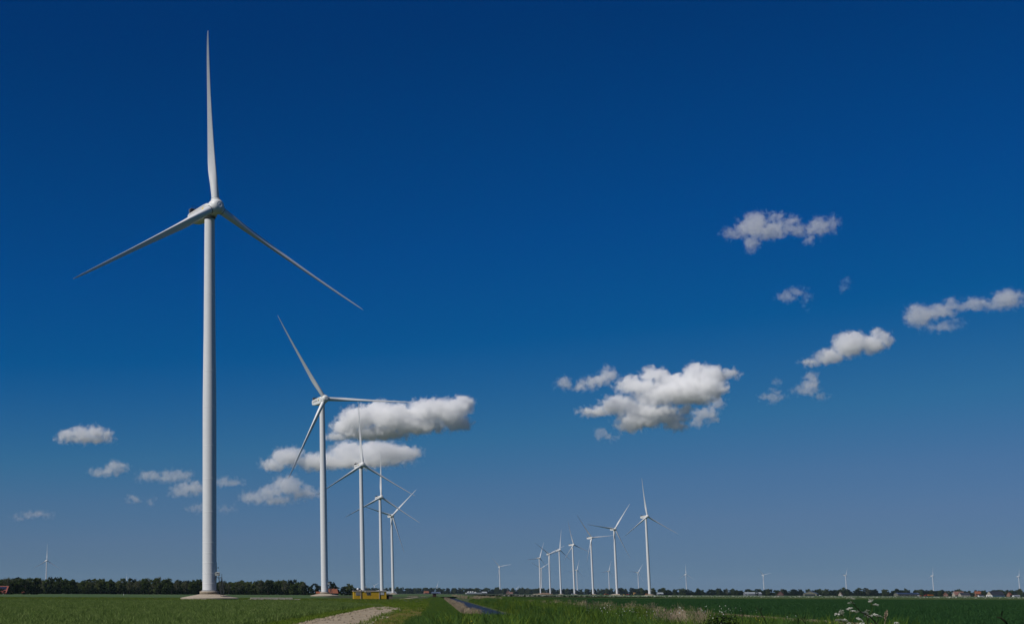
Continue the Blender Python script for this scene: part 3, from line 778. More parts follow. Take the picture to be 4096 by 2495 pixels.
    lv = np.empty(len(me.loops), np.int32); me.loops.foreach_get("vertex_index", lv)
    names = [m.name if m else "" for m in me.materials]
    root = None
    for k, (nm, dens) in enumerate((("cloud", .22), ("cloud_body", .75), ("cloud_core", 1.2))):
        if SHELL[k].name not in names: continue
        f = np.nonzero(mi == names.index(SHELL[k].name))[0]
        if not len(f): continue
        quads = lv[ls[f][:, None] + np.arange(4)] if (lt[f] == 4).all() else None
        faces = quads if quads is not None else [lv[ls[i]:ls[i] + lt[i]] for i in f]
        used = np.unique(np.concatenate([np.asarray(q).ravel() for q in faces]) if quads is None else quads)
        rm = np.zeros(nv, np.int32); rm[used] = np.arange(len(used))
        m2 = bpy.data.meshes.new(nm); m2.from_pydata(co[used].tolist(), [], [rm[np.asarray(q)].tolist() for q in faces])
        m2.polygons.foreach_set("use_smooth", [True] * len(m2.polygons))
        m2.materials.append(cloud_mat(dens * tau / (22.0 * s)))
        o = bpy.data.objects.new(nm, m2); COL.objects.link(o)
        if root is None:
            root = o; o.location = pos; o.rotation_euler = (0, 0, -az); o.scale = (s, s, s); tag(o, label, "cloud")
        else: o.parent = root
    bpy.data.meshes.remove(me)
    return root

CL = [
 ("ragged lone cloud, highest of all, above the empty sky", 0.17, 1.35, [(3027,890,60,48),(2943,917,36,25),(3013,967,32,32),(3093,920,55,36),(3107,867,30,22),(3160,893,36,26),(3183,927,42,22),(3267,913,48,36),(3317,910,22,30),(3223,967,22,20),(3140,918,46,26),(3060,925,46,34),(2985,905,44,30),(3235,925,40,24)]),
 ("small two-lobed cloud below the ragged highest cloud", 0.16, 1.1, [(3150,1186,36,20),(3183,1168,22,22)]),
 ("faint slanting wisp beside the small two-lobed cloud", 0.08, 1.2, [(3230,1190,13,26),(3220,1214,11,18)]),
 ("faint hooked wisp between the highest cloud and the row of puffs", 0.08, 1.2, [(3377,1143,20,20),(3390,1130,12,12)]),
 ("row of four puffs linked into one long cloud, tallest puff at its end", 0.20, 1.0, [(3690,1253,50,46),(3773,1235,55,30),(3815,1216,26,28),(3899,1216,44,28),(4010,1212,56,40),(4075,1235,18,10),(3735,1246,44,30),(3860,1226,40,18),(3955,1226,40,18)]),
 ("thin curved cloud strip under the row of four puffs", 0.12, 1.1, [(3768,1308,60,17),(3815,1290,28,12)]),
 ("bright slanting cloud with two round heads", 0.45, .9, [(3252,1440,38,15),(3322,1419,55,29),(3396,1379,58,50),(3424,1346,26,24),(3475,1379,55,38),(3503,1346,28,28),(3531,1370,28,30)]),
 ("small upright cloud with a round head below the slanting cloud", 0.26, 1.0, [(3243,1508,26,20),(3248,1545,30,34),(3215,1558,38,18),(3271,1586,24,13)]),
 ("faint low cloud scrap beside the small upright cloud", 0.21, 1.1, [(3090,1588,42,18),(3099,1566,14,16),(3110,1530,11,14)]),
 ("low tail-shaped cloud next to the biggest cloud bank", 0.30, 1.0, [(2256,1528,28,20),(2355,1530,40,20),(2385,1525,48,24),(2428,1506,32,34),(2320,1547,50,12)]),
 ("biggest cloud bank of layered heaps above the second turbine row", 0.70, .9, [(2527,1525,40,28),(2608,1495,42,30),(2645,1498,34,32),(2571,1547,90,24),(2788,1510,62,48),(2784,1477,26,22),(2839,1510,55,38),(2912,1503,32,18),(2736,1554,75,40),(2828,1558,62,40),(2626,1590,85,33),(2736,1594,95,26),(2461,1622,50,33),(2388,1636,62,17),(2535,1631,80,24),(2553,1684,80,32),(2516,1706,40,20),(2663,1670,74,26),(2736,1640,22,24),(2692,1704,45,18),(2690,1530,60,34),(2700,1575,110,34),(2600,1650,110,26),(2480,1600,60,24),(2780,1600,70,22)]),
 ("club-shaped cloud hanging under the end of the biggest cloud bank", 0.30, 1.0, [(2868,1612,33,27),(2821,1653,48,24),(2791,1682,30,22),(2846,1675,26,18)]),
 ("tiny cloud tuft beneath the biggest cloud bank", 0.23, 1.1, [(2403,1733,24,20),(2435,1750,26,10)]),
 ("long heaped cloud crossed by the level turbine blade", 0.72, .9, [(1516,1640,56,42),(1436,1672,72,48),(1382,1703,54,36),(1570,1672,98,50),(1605,1636,40,27),(1704,1650,72,50),(1735,1618,36,26),(1793,1650,67,52),(1846,1622,40,40),(1873,1618,22,26),(1820,1694,58,30),(1659,1704,112,30),(1503,1730,134,24),(1346,1743,40,18)]),
 ("long cloud behind two turbine towers, under the heaped cloud", 0.42, .95, [(1150,1826,62,38),(1186,1808,27,22),(1092,1857,50,25),(1279,1844,90,34),(1391,1806,72,42),(1503,1810,90,44),(1592,1814,76,36),(1650,1808,40,20),(1436,1850,156,22)]),
 ("dim cloud below the long cloud, beside the second tower", 0.20, 1.0, [(1150,1940,62,38),(1079,1969,50,28),(1212,1969,72,24),(1012,1987,54,22),(1101,2000,80,16)]),
 ("neat flat-bottomed cloud alone in the open sky", 0.45, .9, [(277,1741,40,24),(321,1731,36,27),(379,1731,45,27),(429,1740,22,25),(340,1755,90,13)]),
 ("small slanting cloud under the neat flat-bottomed cloud", 0.28, .95, [(464,1869,42,24),(415,1889,46,15)]),
 ("flat double cloud beside the biggest tower", 0.20, 1.0, [(594,1901,40,20),(701,1897,58,19),(660,1914,70,10)]),
 ("soft cloud half hidden by the biggest tower", 0.16, 1.05, [(768,1950,67,27),(723,1965,45,20),(893,1928,67,16)]),
 ("low soft cloud partly hidden by the biggest tower", 0.12, 1.05, [(795,2034,40,17),(902,2036,36,12)]),
 ("tiny round cloud tuft below the flat double cloud", 0.21, 1.0, [(533,1994,24,14)]),
 ("tinier cloud tuft under the round tuft", 0.15, 1.0, [(607,2009,16,10)]),
 ("lowest thin cloud streak above the single distant turbine", 0.19, 1.0, [(147,2056,48,11),(76,2070,20,9)]),
]
for i, (lab, tau, er, pf) in enumerate(CL):
    cloud(lab, pf, tau, 11 + i, er)
# ------------------------------------------------------------------ trees
LM['tree'] = leafmat("tree_leaf", [(.022, .040, .013), (.046, .070, .021), (.076, .102, .032), (.115, .125, .048)], .35)  # sunlit crown tops put into this leaf colour; undergrowth keeps the dark one
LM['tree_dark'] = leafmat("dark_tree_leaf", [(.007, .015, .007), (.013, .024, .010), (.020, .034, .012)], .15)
LM['tree_pale'] = leafmat("sparse_tree_leaf", [(.062, .074, .038), (.094, .102, .055), (.13, .13, .075)], .35)
M['bark'] = mat("bark", (.085, .075, .06), .9, .3, 3)
M['bark2'] = mat("pale_bark", (.17, .165, .15), .9, .25, 3)

def tree_type(kind, seed):
    """(trunk mesh, crown mesh) of a tree one unit high"""
    rg = random.Random(seed); V, F = [], []
    T = MB()
    if kind == 'tall': base, wid, top, nc, nq, q, lm, bk = .16, .30, 1.0, 30, 62, .036, LM['tree'], M['bark']
    elif kind == 'round': base, wid, top, nc, nq, q, lm, bk = .08, .44, .98, 34, 58, .038, LM['tree'], M['bark']
    elif kind == 'dark': base, wid, top, nc, nq, q, lm, bk = .04, .40, .98, 32, 58, .040, LM['tree_dark'], M['bark']
    elif kind == 'poplar': base, wid, top, nc, nq, q, lm, bk = .05, .13, 1.0, 26, 50, .028, LM['tree_dark'], M['bark']
    else: base, wid, top, nc, nq, q, lm, bk = .24, .30, 1.0, 30, 34, .028, LM['tree_pale'], M['bark2']
    cl = []
    for i in range(nc):
        t = (i + rg.random()) / nc; z = base + (top - base) * t
        prof = {'tall': math.sin(math.pi * (.18 + .72 * t)) ** .7, 'poplar': math.sin(math.pi * (.1 + .82 * t)) ** .6}.get(kind, math.sin(math.pi * (.16 + .74 * t)) ** .6)
        a = rg.uniform(0, 6.283); r = wid * prof * rg.uniform(.35, .95)
        cl.append((Vector((r * math.cos(a), r * math.sin(a), z * .93)), (.10 if kind != 'poplar' else .06) * rg.uniform(.7, 1.35)))
    for c, cr in cl:
        for _ in range(nq):
            d = Vector((rg.gauss(0, 1), rg.gauss(0, 1), rg.gauss(0, .8))).normalized()
            p = c + d * cr * rg.random() ** .45
            nrm = (d + Vector((rg.gauss(0, .6), rg.gauss(0, .6), rg.gauss(.3, .6)))).normalized()
            a = nrm.orthogonal().normalized(); b = nrm.cross(a); s = q * rg.uniform(.6, 1.3)
            th = rg.uniform(0, 6.28); a2 = a * math.cos(th) + b * math.sin(th); b2 = nrm.cross(a2)
            i0 = len(V); V += [p - a2 * s, p - b2 * s * .6, p + a2 * s, p + b2 * s * .6]; F.append((i0, i0 + 1, i0 + 2, i0 + 3))
    tp = [(0, 0, -.02), (rg.uniform(-.01, .01), rg.uniform(-.01, .01), .25), (rg.uniform(-.02, .02), rg.uniform(-.02, .02), .55), (rg.uniform(-.03, .03), 0, .85)]
    T.tube(tp, [.020, .016, .011, .004], 6)
    for c, cr in rg.sample(cl, 9):
        z0 = max(.12, c.z * rg.uniform(.45, .7)); m_ = Vector((c.x * .45, c.y * .45, z0 + (c.z - z0) * .6))
        T.tube([(0, 0, z0), m_, c], [.009, .006, .003], 4)
    me = bpy.data.meshes.new("crown"); me.from_pydata([tuple(v) for v in V], [], F); me.update(); me.materials.append(lm)
    tm = T.mesh("trunk"); tm.materials.append(bk)
    return tm, me
TT = {'tall': [tree_type('tall', 100 + i) for i in range(5)], 'round': [tree_type('round', 110 + i) for i in range(3)],
      'dark': [tree_type('dark', 120 + i) for i in range(3)], 'poplar': [tree_type('poplar', 130)], 'pale': [tree_type('pale', 140 + i) for i in range(3)]}
def tree(x, y, h, kind, label, group, wide=1.0, name="tree"):
    t = empty(name, (x, y, 0), rnd.uniform(0, 6.283)); tag(t, label, "tree" if name != "shrub" else "shrub", group)
    w = h * wide * rnd.uniform(.88, 1.15); t.scale = (w, w, h)
    tm, cm = rnd.choice(TT[kind])
    link("trunk", tm, parent=t); link("crown", cm, parent=t)
    return t
def wood_top(px, a, b): return a + b * (.5 * math.sin(px * .013) + .5 * math.sin(px * .031 + 1))
# dense row of tall trees behind the wheat
LW = {'tall': "tall leafy tree in the dense row behind the wheat and the meadow", 'pale': "thin-leaved pale tree in the dense row behind the wheat and the meadow",
      'round': "round-crowned tree in the dense row behind the wheat and the meadow", 'dark': "dark tree in the dense row behind the wheat and the meadow"}
for row, d in enumerate((1395, 1440, 1500)):
    px = -70 + row * 14
    while px < 1215:
        k = rnd.choices(['tall', 'round', 'pale', 'dark'], [5, 1.5, 4 if row < 2 else 2, 1.2])[0]
        h = (13.4 if row == 0 else 14.4) * rnd.uniform(.86, 1.12) + wood_top(px, 0, 1.0)
        if px > 900: h *= .93
        tree(gx(px, d), d + rnd.uniform(-8, 8), h, k, LW[k], "trees of the dense row: " + k)
        px += (36 + rnd.uniform(-9, 12)) * (1.0 if row else .95)
for i in range(46):
    px = -60 + i * 27.5 + rnd.uniform(-8, 8)
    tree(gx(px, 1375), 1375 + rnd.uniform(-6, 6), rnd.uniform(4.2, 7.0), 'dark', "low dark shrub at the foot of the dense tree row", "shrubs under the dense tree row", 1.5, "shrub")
# trees round the farmhouse with the solar panels
for px, h, k in ((-14, 11.5, 'round'), (28, 12.5, 'pale'), (50, 10, 'dark'), (62, 11.5, 'round'), (84, 12.6, 'round'), (104, 10, 'dark'), (112, 9, 'dark'), (150, 7.5, 'dark')):
    tree(gx(px, 1150), 1150 + rnd.uniform(-8, 8), h, k, "tree standing round the farmhouse with solar panels: " + {'round': "round green crown", 'pale': "pale thin crown", 'dark': "low dark crown"}[k], "farmhouse trees " + k)
tree(gx(137, 1145), 1145, 12.6, 'poplar', "dark narrow poplar near the farmhouse with solar panels", None)
for px, h in ((8, 4.4), (50, 4.6), (96, 3.6), (130, 6.0), (142, 4.0)):
    tree(gx(px, 1085), 1085, h, 'dark', "dark garden shrub in front of the farmhouse trees", "farmhouse garden shrubs", 1.3, "shrub")
# clump round the orange-roofed farm
for px, h, k in ((1212, 7, 'dark'), (1228, 9, 'dark'), (1244, 8, 'round'), (1258, 10.6, 'dark'), (1276, 8.6, 'dark'), (1290, 8, 'dark'), (1322, 12.4, 'dark'), (1334, 10.6, 'dark'), (1350, 8.0, 'round'), (1368, 7.6, 'dark'), (1380, 8.2, 'dark'), (1392, 10.4, 'round'), (1402, 9.0, 'dark'), (1340, 4.2, 'dark'), (1360, 5.0, 'dark'), (1418, 5.5, 'dark'), (1440, 5.0, 'dark')):
    tree(gx(px, 1335), 1335 + rnd.uniform(-14, 14), h, k, "tree round the orange-roofed farm: " + {'round': "rounded mid-green crown", 'dark': "dark dense crown"}[k], "orange farm trees " + k)
# far belt beyond the second turbine row
LB = {'tall': "slender tree in the far belt behind the ditch's end", 'round': "rounded tree in the far belt behind the ditch's end", 'dark': "dark tree in the far belt behind the ditch's end"}
px = 1408
while px < 2575:
    k = rnd.choices(['tall', 'round', 'dark'], [4, 2, 2])[0]
    d = 5480 if px < 2480 else 4600
    tree(gx(px, d), d + rnd.uniform(-40, 40), (22.5 if px < 2100 else 21) * rnd.uniform(.84, 1.1), k, LB[k], "far belt trees: " + k)
    px += rnd.uniform(11, 17)
tree(gx(1992, 5300), 5300, 25, 'round', "big round tree beside the brick villa", None)
# belt behind the crop field and the farms
LR = {'tall': "slender tree in the belt behind the barns", 'round': "rounded tree in the belt behind the barns", 'dark': "dark tree in the belt behind the barns", 'pale': "pale thin tree in the belt behind the barns"}
px = 2570
while px < 4125:
    k = rnd.choices(['tall', 'round', 'dark', 'pale'], [3, 3, 2.5, 1])[0]
    h = (14.5 if px < 3300 else 16) * rnd.uniform(.80, 1.14)
    if 3380 < px < 3720 or px > 4040: h *= 1.1
    if 3880 < px < 3960: h *= .8
    tree(gx(px, 3450), 3450 + rnd.uniform(-40, 40), h, k, LR[k], "barn belt trees: " + k)
    px += rnd.uniform(16, 27)
for px, h in ((3832, 10), (3870, 8.5), (3880, 9.5), (3896, 8), (3920, 8.5), (3936, 7), (3800, 9), (3764, 11), (3750, 12), (4034, 9), (4084, 7.5), (3030, 9), (2950, 9), (3385, 10), (3395, 9)):
    tree(gx(px, 2960), 2960 + rnd.uniform(-12, 12), h, rnd.choice(['dark', 'round']), "leafy garden tree standing among the far farmhouses", "farmyard trees")
# back rows seen only as one mass
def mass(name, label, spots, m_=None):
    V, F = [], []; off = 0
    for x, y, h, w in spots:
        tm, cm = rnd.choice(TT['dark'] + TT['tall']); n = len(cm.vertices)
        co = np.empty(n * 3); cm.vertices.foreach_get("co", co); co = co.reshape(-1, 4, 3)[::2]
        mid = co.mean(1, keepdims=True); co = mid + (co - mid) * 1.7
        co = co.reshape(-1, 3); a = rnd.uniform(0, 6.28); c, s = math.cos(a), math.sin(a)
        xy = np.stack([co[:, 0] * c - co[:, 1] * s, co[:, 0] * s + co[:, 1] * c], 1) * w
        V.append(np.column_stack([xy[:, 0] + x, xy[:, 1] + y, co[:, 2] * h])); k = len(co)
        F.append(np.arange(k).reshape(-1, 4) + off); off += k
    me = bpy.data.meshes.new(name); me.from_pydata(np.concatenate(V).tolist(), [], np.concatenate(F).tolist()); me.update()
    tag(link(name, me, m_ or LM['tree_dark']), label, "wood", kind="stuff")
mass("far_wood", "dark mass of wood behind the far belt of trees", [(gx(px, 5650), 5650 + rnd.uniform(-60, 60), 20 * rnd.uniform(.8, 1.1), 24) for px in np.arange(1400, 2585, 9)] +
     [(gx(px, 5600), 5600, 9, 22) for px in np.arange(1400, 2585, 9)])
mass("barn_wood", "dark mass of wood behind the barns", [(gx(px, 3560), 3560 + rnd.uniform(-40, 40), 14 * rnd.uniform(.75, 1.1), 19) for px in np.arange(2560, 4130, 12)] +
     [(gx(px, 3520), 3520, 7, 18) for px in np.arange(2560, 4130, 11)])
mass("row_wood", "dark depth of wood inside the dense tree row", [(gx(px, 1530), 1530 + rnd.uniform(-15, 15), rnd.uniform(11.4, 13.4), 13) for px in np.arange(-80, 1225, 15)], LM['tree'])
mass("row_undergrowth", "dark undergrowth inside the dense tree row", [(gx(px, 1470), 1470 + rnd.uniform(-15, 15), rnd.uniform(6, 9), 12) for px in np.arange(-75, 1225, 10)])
# ------------------------------------------------------------------ buildings
M['brick'] = mat("brick_wall", (.22, .12, .085), .9, .2, 2)
M['brick_dark'] = mat("dark_brick_wall", (.10, .055, .045), .9, .2, 2)
M['tile_orange'] = mat("orange_roof_tiles", (.23, .075, .038), .8, .15, 1.5)
M['tile_red'] = mat("red_roof_tiles", (.20, .05, .036), .8, .15, 1.5)
M['tile_pink'] = mat("weathered_roof_tiles", (.22, .115, .09), .8, .25, .5)
M['slate'] = mat("dark_roof", (.022, .024, .034), .7, .2, 1)
M['metal_blue'] = mat("blue_grey_roof", (.06, .085, .14), .5, .15, 1)
M['metal_grey'] = mat("grey_cladding", (.16, .17, .19), .6, .1, 1)
M['metal_light'] = mat("pale_metal_roof", (.30, .33, .35), .5, .1, 1)
M['wall_olive'] = mat("olive_cladding", (.13, .13, .10), .8, .15, 1)
M['wall_beige'] = mat("beige_wall", (.32, .29, .24), .9, .12, 1)
M['white'] = mat("white_paint", (.74, .74, .72), .7, .06, 2)
M['black'] = mat("black_timber", (.012, .012, .013), .8, .3, 2)
M['glass'] = mat("dark_glass", (.02, .025, .03), .12, .1, 2, spec=.6)
M['panel'] = mat("solar_panel", (.012, .018, .045), .2, .15, 4, spec=.6)
M['wood'] = mat("weathered_wood", (.16, .13, .10), .9, .25, 4, bump=.3)
M['wood_dark'] = mat("brown_stained_wood", (.045, .022, .016), .85, .25, 4)

def gable(name, label, cat, px, d, w, dp, wh, rh, rz, wall, roof, wins=(), doors=(), chim=(), gmat=None, over=.5, win_m=None, skylight=0, panels=None, gable_wins=(), z0=0):
    """ridge along local X; front long wall faces -Y"""
    t = empty(name, (gx(px, d), d, z0), rz); tag(t, label, cat)
    x, y = w / 2, dp / 2
    b = MB().add([(-x, -y, 0), (x, -y, 0), (x, y, 0), (-x, y, 0), (-x, -y, wh), (x, -y, wh), (x, y, wh), (-x, y, wh), (-x, 0, wh + rh), (x, 0, wh + rh)],
                 [(0, 1, 5, 4), (2, 3, 7, 6), (1, 2, 6, 9, 5), (3, 0, 4, 8, 7)])
    b.build("wall", wall, t)
    if gmat:
        for s in (-1, 1):
            e = x + .02
            MB().add([(s * e, -y * .96, wh + .05), (s * e, y * .96, wh + .05), (s * e, 0, wh + rh - .1), (s * (e + .04), -y * .96, wh + .05), (s * (e + .04), y * .96, wh + .05), (s * (e + .04), 0, wh + rh - .1)],
                     [(0, 1, 2), (3, 4, 5), (0, 1, 4, 3), (1, 2, 5, 4), (2, 0, 3, 5)]).build("gable_board", gmat, t)
    X = x + over; k = rh / y; Y = y + over * .7; th = .16
    rf = MB()
    for s in (-1, 1):
        ze = wh - k * over * .7
        rf.add([(-X, s * Y, ze), (X, s * Y, ze), (X, 0, wh + rh), (-X, 0, wh + rh), (-X, s * Y, ze + th), (X, s * Y, ze + th), (X, 0, wh + rh + th), (-X, 0, wh + rh + th)],
               [(0, 1, 2, 3), (4, 5, 6, 7), (0, 1, 5, 4), (1, 2, 6, 5), (2, 3, 7, 6), (3, 0, 4, 7)])
    r = rf.build("roof", roof, t)
    for cx_, cw in chim: MB().box(cx_ - cw / 2, cx_ + cw / 2, -cw / 2, cw / 2, wh + rh * .8, wh + rh + 1.1).build("chimney", M['brick'], r)
    if panels:
        a0, a1, f0, f1 = panels; nx = max(2, int((a1 - a0) / 1.7))
        for i in range(nx):
            for j in range(3):
                xa, xb = a0 + (a1 - a0) * i / nx + .04, a0 + (a1 - a0) * (i + 1) / nx - .04
                ja, jb = f0 + (f1 - f0) * j / 3 + .008, f0 + (f1 - f0) * (j + 1) / 3 - .008
                P_ = lambda f: (-Y * (1 - f), (wh - k * over * .7) + (rh + k * over * .7) * f + th)
                (ya, za), (yb, zb) = P_(ja), P_(jb)
                MB().add([(xa, ya, za + .03), (xb, ya, za + .03), (xb, yb, zb + .03), (xa, yb, zb + .03), (xa, ya, za + .1), (xb, ya, za + .1), (xb, yb, zb + .1), (xa, yb, zb + .1)],
                         [(0, 3, 2, 1), (4, 5, 6, 7), (0, 1, 5, 4), (1, 2, 6, 5), (2, 3, 7, 6), (3, 0, 4, 7)]).build("solar_panel", M['panel'], r)
    for wx, wz, ww, wh2 in wins:
        f = MB().box(wx - ww / 2 - .1, wx + ww / 2 + .1, -y - .08, -y + .05, wz - .1, wz + wh2 + .1).build("window", win_m or M['white'], t)
        MB().box(wx - ww / 2, wx + ww / 2, -y - .1, -y - .06, wz, wz + wh2).build("pane", M['glass'], f)
    for wy, wz, ww, wh2 in gable_wins:
        f = MB().box(-x - .1, -x + .05, wy - ww / 2 - .1, wy + ww / 2 + .1, wz - .1, wz + wh2 + .1).build("window", win_m or M['white'], t)
        MB().box(-x - .12, -x - .08, wy - ww / 2, wy + ww / 2, wz, wz + wh2).build("pane", M['glass'], f)
    for dx, dw, dh, dm in doors: MB().box(dx - dw / 2, dx + dw / 2, -y - .07, -y + .05, 0, dh).build("door", dm, t)
    return t

# left farm: ridge across the view, gable end faced with a black board
gable("farmhouse", "red-tiled farmhouse with a field of solar panels on its roof", "farmhouse", 4, 1120, 11.2, 9, 1.3, 4.6, R(-14), M['brick_dark'], M['tile_red'], wins=((3.5, .3, .8, .8),), panels=(-5.4, 4.9, .42, .88), gmat=M['black'])
gable("garden_shed", "low red shed under the trees beside the solar farmhouse", "shed", 93, 1105, 1.3, 1.6, 1.2, .6, 0, M['tile_red'], M['tile_red'], doors=((0, .6, 1.0, M['black']),))
gable("farmhouse", "farmhouse with a bright orange tiled roof right beside the second tower", "farmhouse", 1327, 1300, 8.6, 7, 1.9, 3.4, R(8), M['brick'], M['tile_orange'], wins=((-2, .7, 1, 1), (1.6, .7, 1, 1)), chim=((2, .6),))
gable("cow_shed", "low orange-roofed brick shed on the far side of the second tower", "shed", 1279, 1290, 5.6, 4.5, 1.5, 1.4, 0, M['brick'], M['tile_orange'], wins=((-1.4, .5, .8, .7), (1, .5, .8, .7)))
gable("barn", "grey-green barn behind the brown shed and the fifth tower", "barn", 1563, 2600, 16, 13, 1.6, 3.2, R(12), M['metal_grey'], M['metal_light'], wins=((-3, .4, 1.5, .8), (3, .4, 1.5, .8)))
gable("farmhouse", "orange brick farmhouse between the yellow cabin and the brown box", "farmhouse", 1705, 4300, 13, 9, 3, 5, R(10), M['brick'], M['tile_orange'], wins=((-4, 1, 1.6, 1.4), (0, 1, 1.6, 1.4), (4, 1, 1.6, 1.4)), chim=((-4, .9),))
gable("barn", "dark blue-roofed barn just behind the brown box on posts", "barn", 1744, 4300, 24, 14, 2.4, 3.4, R(-6), M['metal_grey'], M['metal_blue'], doors=((4, 4, 2.2, M['black']),))
# white farm yard at the far belt
for i, (px, w, h, m_) in enumerate(((1866, 5, 4.2, 'white'), (1876, 9, 7.6, 'metal_light'), (1886, 7, 8, 'white'), (1896, 9, 7.8, 'metal_light'), (1908, 6, 7, 'white'))):
    t = empty("silo", (gx(px, 4650), 4650 + i * 6, 0)); tag(t, "pale grey silo in the white farmyard beyond the reeds, " + ("low domed one at its end" if i == 0 else "%s of the four tall ones" % ("first", "second", "third", "last")[i - 1]), "silo", None)
    r = w / 2
    MB().lathe([(r, 0), (r, h * .8)], 16, cap=False).build("shell", M[m_], t); MB().lathe([(r + .15, h * .8), (r * .5, h * .95), (.2, h)], 16).build("cap", M['white'], t)
    MB().box(-.3, .3, -r - .3, -r + .1, 0, h * .8).build("ladder", M['metal_grey'], t)
gable("cattle_shed", "long low grey shed in front of the pale silos", "shed", 1896, 4600, 46, 12, 2.6, 1.2, 0, M['metal_grey'], M['metal_light'], wins=tuple((x, 1, 2.4, .9) for x in (-18, -12, -6, 0, 6, 12, 18)))
gable("field_barn", "barn with pale roof and black open front beside the silos", "barn", 1936, 4600, 15, 14, 3.2, 4, R(10), M['black'], M['metal_light'], doors=((0, 6, 2.8, M['black']),))
gable("villa", "large brown brick villa with a pale front gable near the round tree", "house", 2033, 4700, 13, 12, 5, 6.5, R(80), M['brick'], M['tile_pink'], gable_wins=((-3, 1.2, 1.6, 1.8), (0, 1.2, 1.6, 1.8), (3, 1.2, 1.6, 1.8), (-1.6, 5.6, 1.4, 1.6), (1.6, 5.6, 1.4, 1.6)), chim=((0, 1.1),), over=.9)
gable("annex", "low brown annex attached to the brown villa", "house", 2045, 4690, 9, 7, 2.6, 3, 0, M['brick'], M['tile_pink'], wins=((-2, .8, 1.4, 1.2), (2, .8, 1.4, 1.2)))
# mounds and hut by the second turbine row
def mound(px, d, w, h, m_, label, seed):
    rg = random.Random(seed); V = []; F = []; n, k = 28, 9
    for j in range(k):
        for i in range(n):
            x = -w / 2 + w * i / (n - 1); y = -w * .22 + w * .44 * j / (k - 1)
            e = max(0, 1 - (abs(x) / (w / 2)) ** 3) * math.sin(math.pi * j / (k - 1)) ** .7
            V.append((x, y, h * e * rg.uniform(.75, 1.1) - .05))
    for j in range(k - 1):
        for i in range(n - 1): F.append((j * n + i, j * n + i + 1, (j + 1) * n + i + 1, (j + 1) * n + i))
    o = MB().add(V, F).build("soil_mound", m_, None, (gx(px, d), d, 0)); tag(o, label, "mound")
mound(2178, 4330, 46, 4.6, M['soil'], "long brown sand mound heaped between two turbine feet", 3)
mound(2148, 4320, 28, 1.6, M['sand'], "flat pale sand heap at the end of the brown mound", 4)
mound(2470, 2775, 26, 2.2, M['sand'], "dusty grey mound at the foot of a turbine tower", 5)
t = empty("concrete_hut", (gx(2291, 3650), 3650, 0)); tag(t, "small grey concrete hut beside a tower of the second row", "hut")
MB().box(-3, 3, -2, 2, 0, 2.5).build("wall", M['metal_light'], t); MB().box(-3.2, 3.2, -2.2, 2.2, 2.5, 2.75).build("roof", M['metal_grey'], t); MB().box(-.6, .6, -2.05, -1.95, 0, 2.1).build("door", M['metal_grey'], t)
# barns behind the crop field
D1 = 3150
gable("barn", "long grey barn with windowless wall and pale roof under a distant turbine", "barn", 3010, D1, 33, 15, 4.2, 2.4, R(-4), M['metal_grey'], M['metal_light'], doors=((-12, 3.5, 3.4, M['metal_light']),))
gable("house", "small steep house with a bright red roof and brown gable", "house", 3121, D1, 11, 12.5, 2.2, 6.2, R(62), M['brick_dark'], M['tile_red'], gable_wins=((-2.5, .8, 1.2, 1.1), (2, .8, 1.2, 1.1)))
gable("barn", "open-fronted olive barn with solar panels on its blue roof", "barn", 3243, D1, 24, 27, 4.6, 5.2, R(60), M['wall_olive'], M['metal_blue'], panels=None, gable_wins=((0, .4, 20, 2.6),), win_m=M['black'], wins=((-8, 1, 2, 1.4), (-3, 1, 2, 1.4), (2, 1, 2, 1.4), (7, 1, 2, 1.4)))  # black frame and dark pane stand in for the shade inside the open front
gable("house", "red-roofed cottage almost hidden among trees beside the solar barn", "house", 3362, D1, 7, 7, 2.4, 5.6, R(50), M['wall_beige'], M['tile_pink'], wins=((0, 1, 1, 1),))
gable("barn", "long low olive barn with blue solar roof and a row of openings", "barn", 3627, 3050, 46, 15, 4.4, 2.4, R(5), M['wall_olive'], M['metal_blue'], wins=tuple((x, 1.1, 2.6, 1.9) for x in (-18, -13, -6, -2, 6, 10, 17, 20)), win_m=M['wall_beige'], panels=(-20, 20, .35, .9))
D2 = 2900
gable("house", "brick cottage with orange roof showing between the trees beside the tipping trailer", "house", 3783, D2, 7.5, 7, 3.4, 3.6, R(70), M['brick'], M['tile_orange'], gable_wins=((-1.5, 1, 1.1, 1.3), (1.5, 1, 1.1, 1.3)))
gable("farmhouse", "long farmhouse with streaked weathered pink roof", "farmhouse", 3834, D2 + 30, 20, 10, 3.0, 6.2, R(6), M['wall_beige'], M['tile_pink'], wins=((-7, .9, 1.3, 1.4), (-3, .9, 1.3, 1.4)), chim=((-6, .9),))
gable("barn", "barn with dark blue roof and beige front wall", "barn", 3857, D2, 17, 13, 3.2, 4.2, R(-4), M['wall_beige'], M['slate'], wins=((-5, .8, 1.5, 1.2), (0, .8, 1.5, 1.2), (5, .8, 1.5, 1.2)))
gable("house", "house of which mainly the flat-looking orange roof shows above dark trees", "house", 3911, D2 + 70, 11, 8, 5.5, 4.4, 0, M['brick'], M['tile_orange'], wins=((-3, 1.4, 1.2, 1.4), (3, 1.4, 1.2, 1.4)))
gable("stable", "low white-walled stable in front of the orange roof", "stable", 3924, D2 - 20, 10, 5, 2.2, 1.0, 0, M['white'], M['slate'], wins=((-3, .6, 1.2, 1), (0, .6, 1.2, 1), (3, .6, 1.2, 1)))
t = gable("farmhouse", "great farmhouse with huge dark roof, beige gable and white arched front", "farmhouse", 3982, D2, 30, 15, 2.6, 7.4, R(16), M['white'], M['slate'], gmat=M['wall_beige'], gable_wins=((-4.2, .2, 2.4, 1.7), (0, .2, 2.4, 1.7), (4.2, .2, 2.4, 1.7)), wins=((9, .8, 1.4, 1.1),))
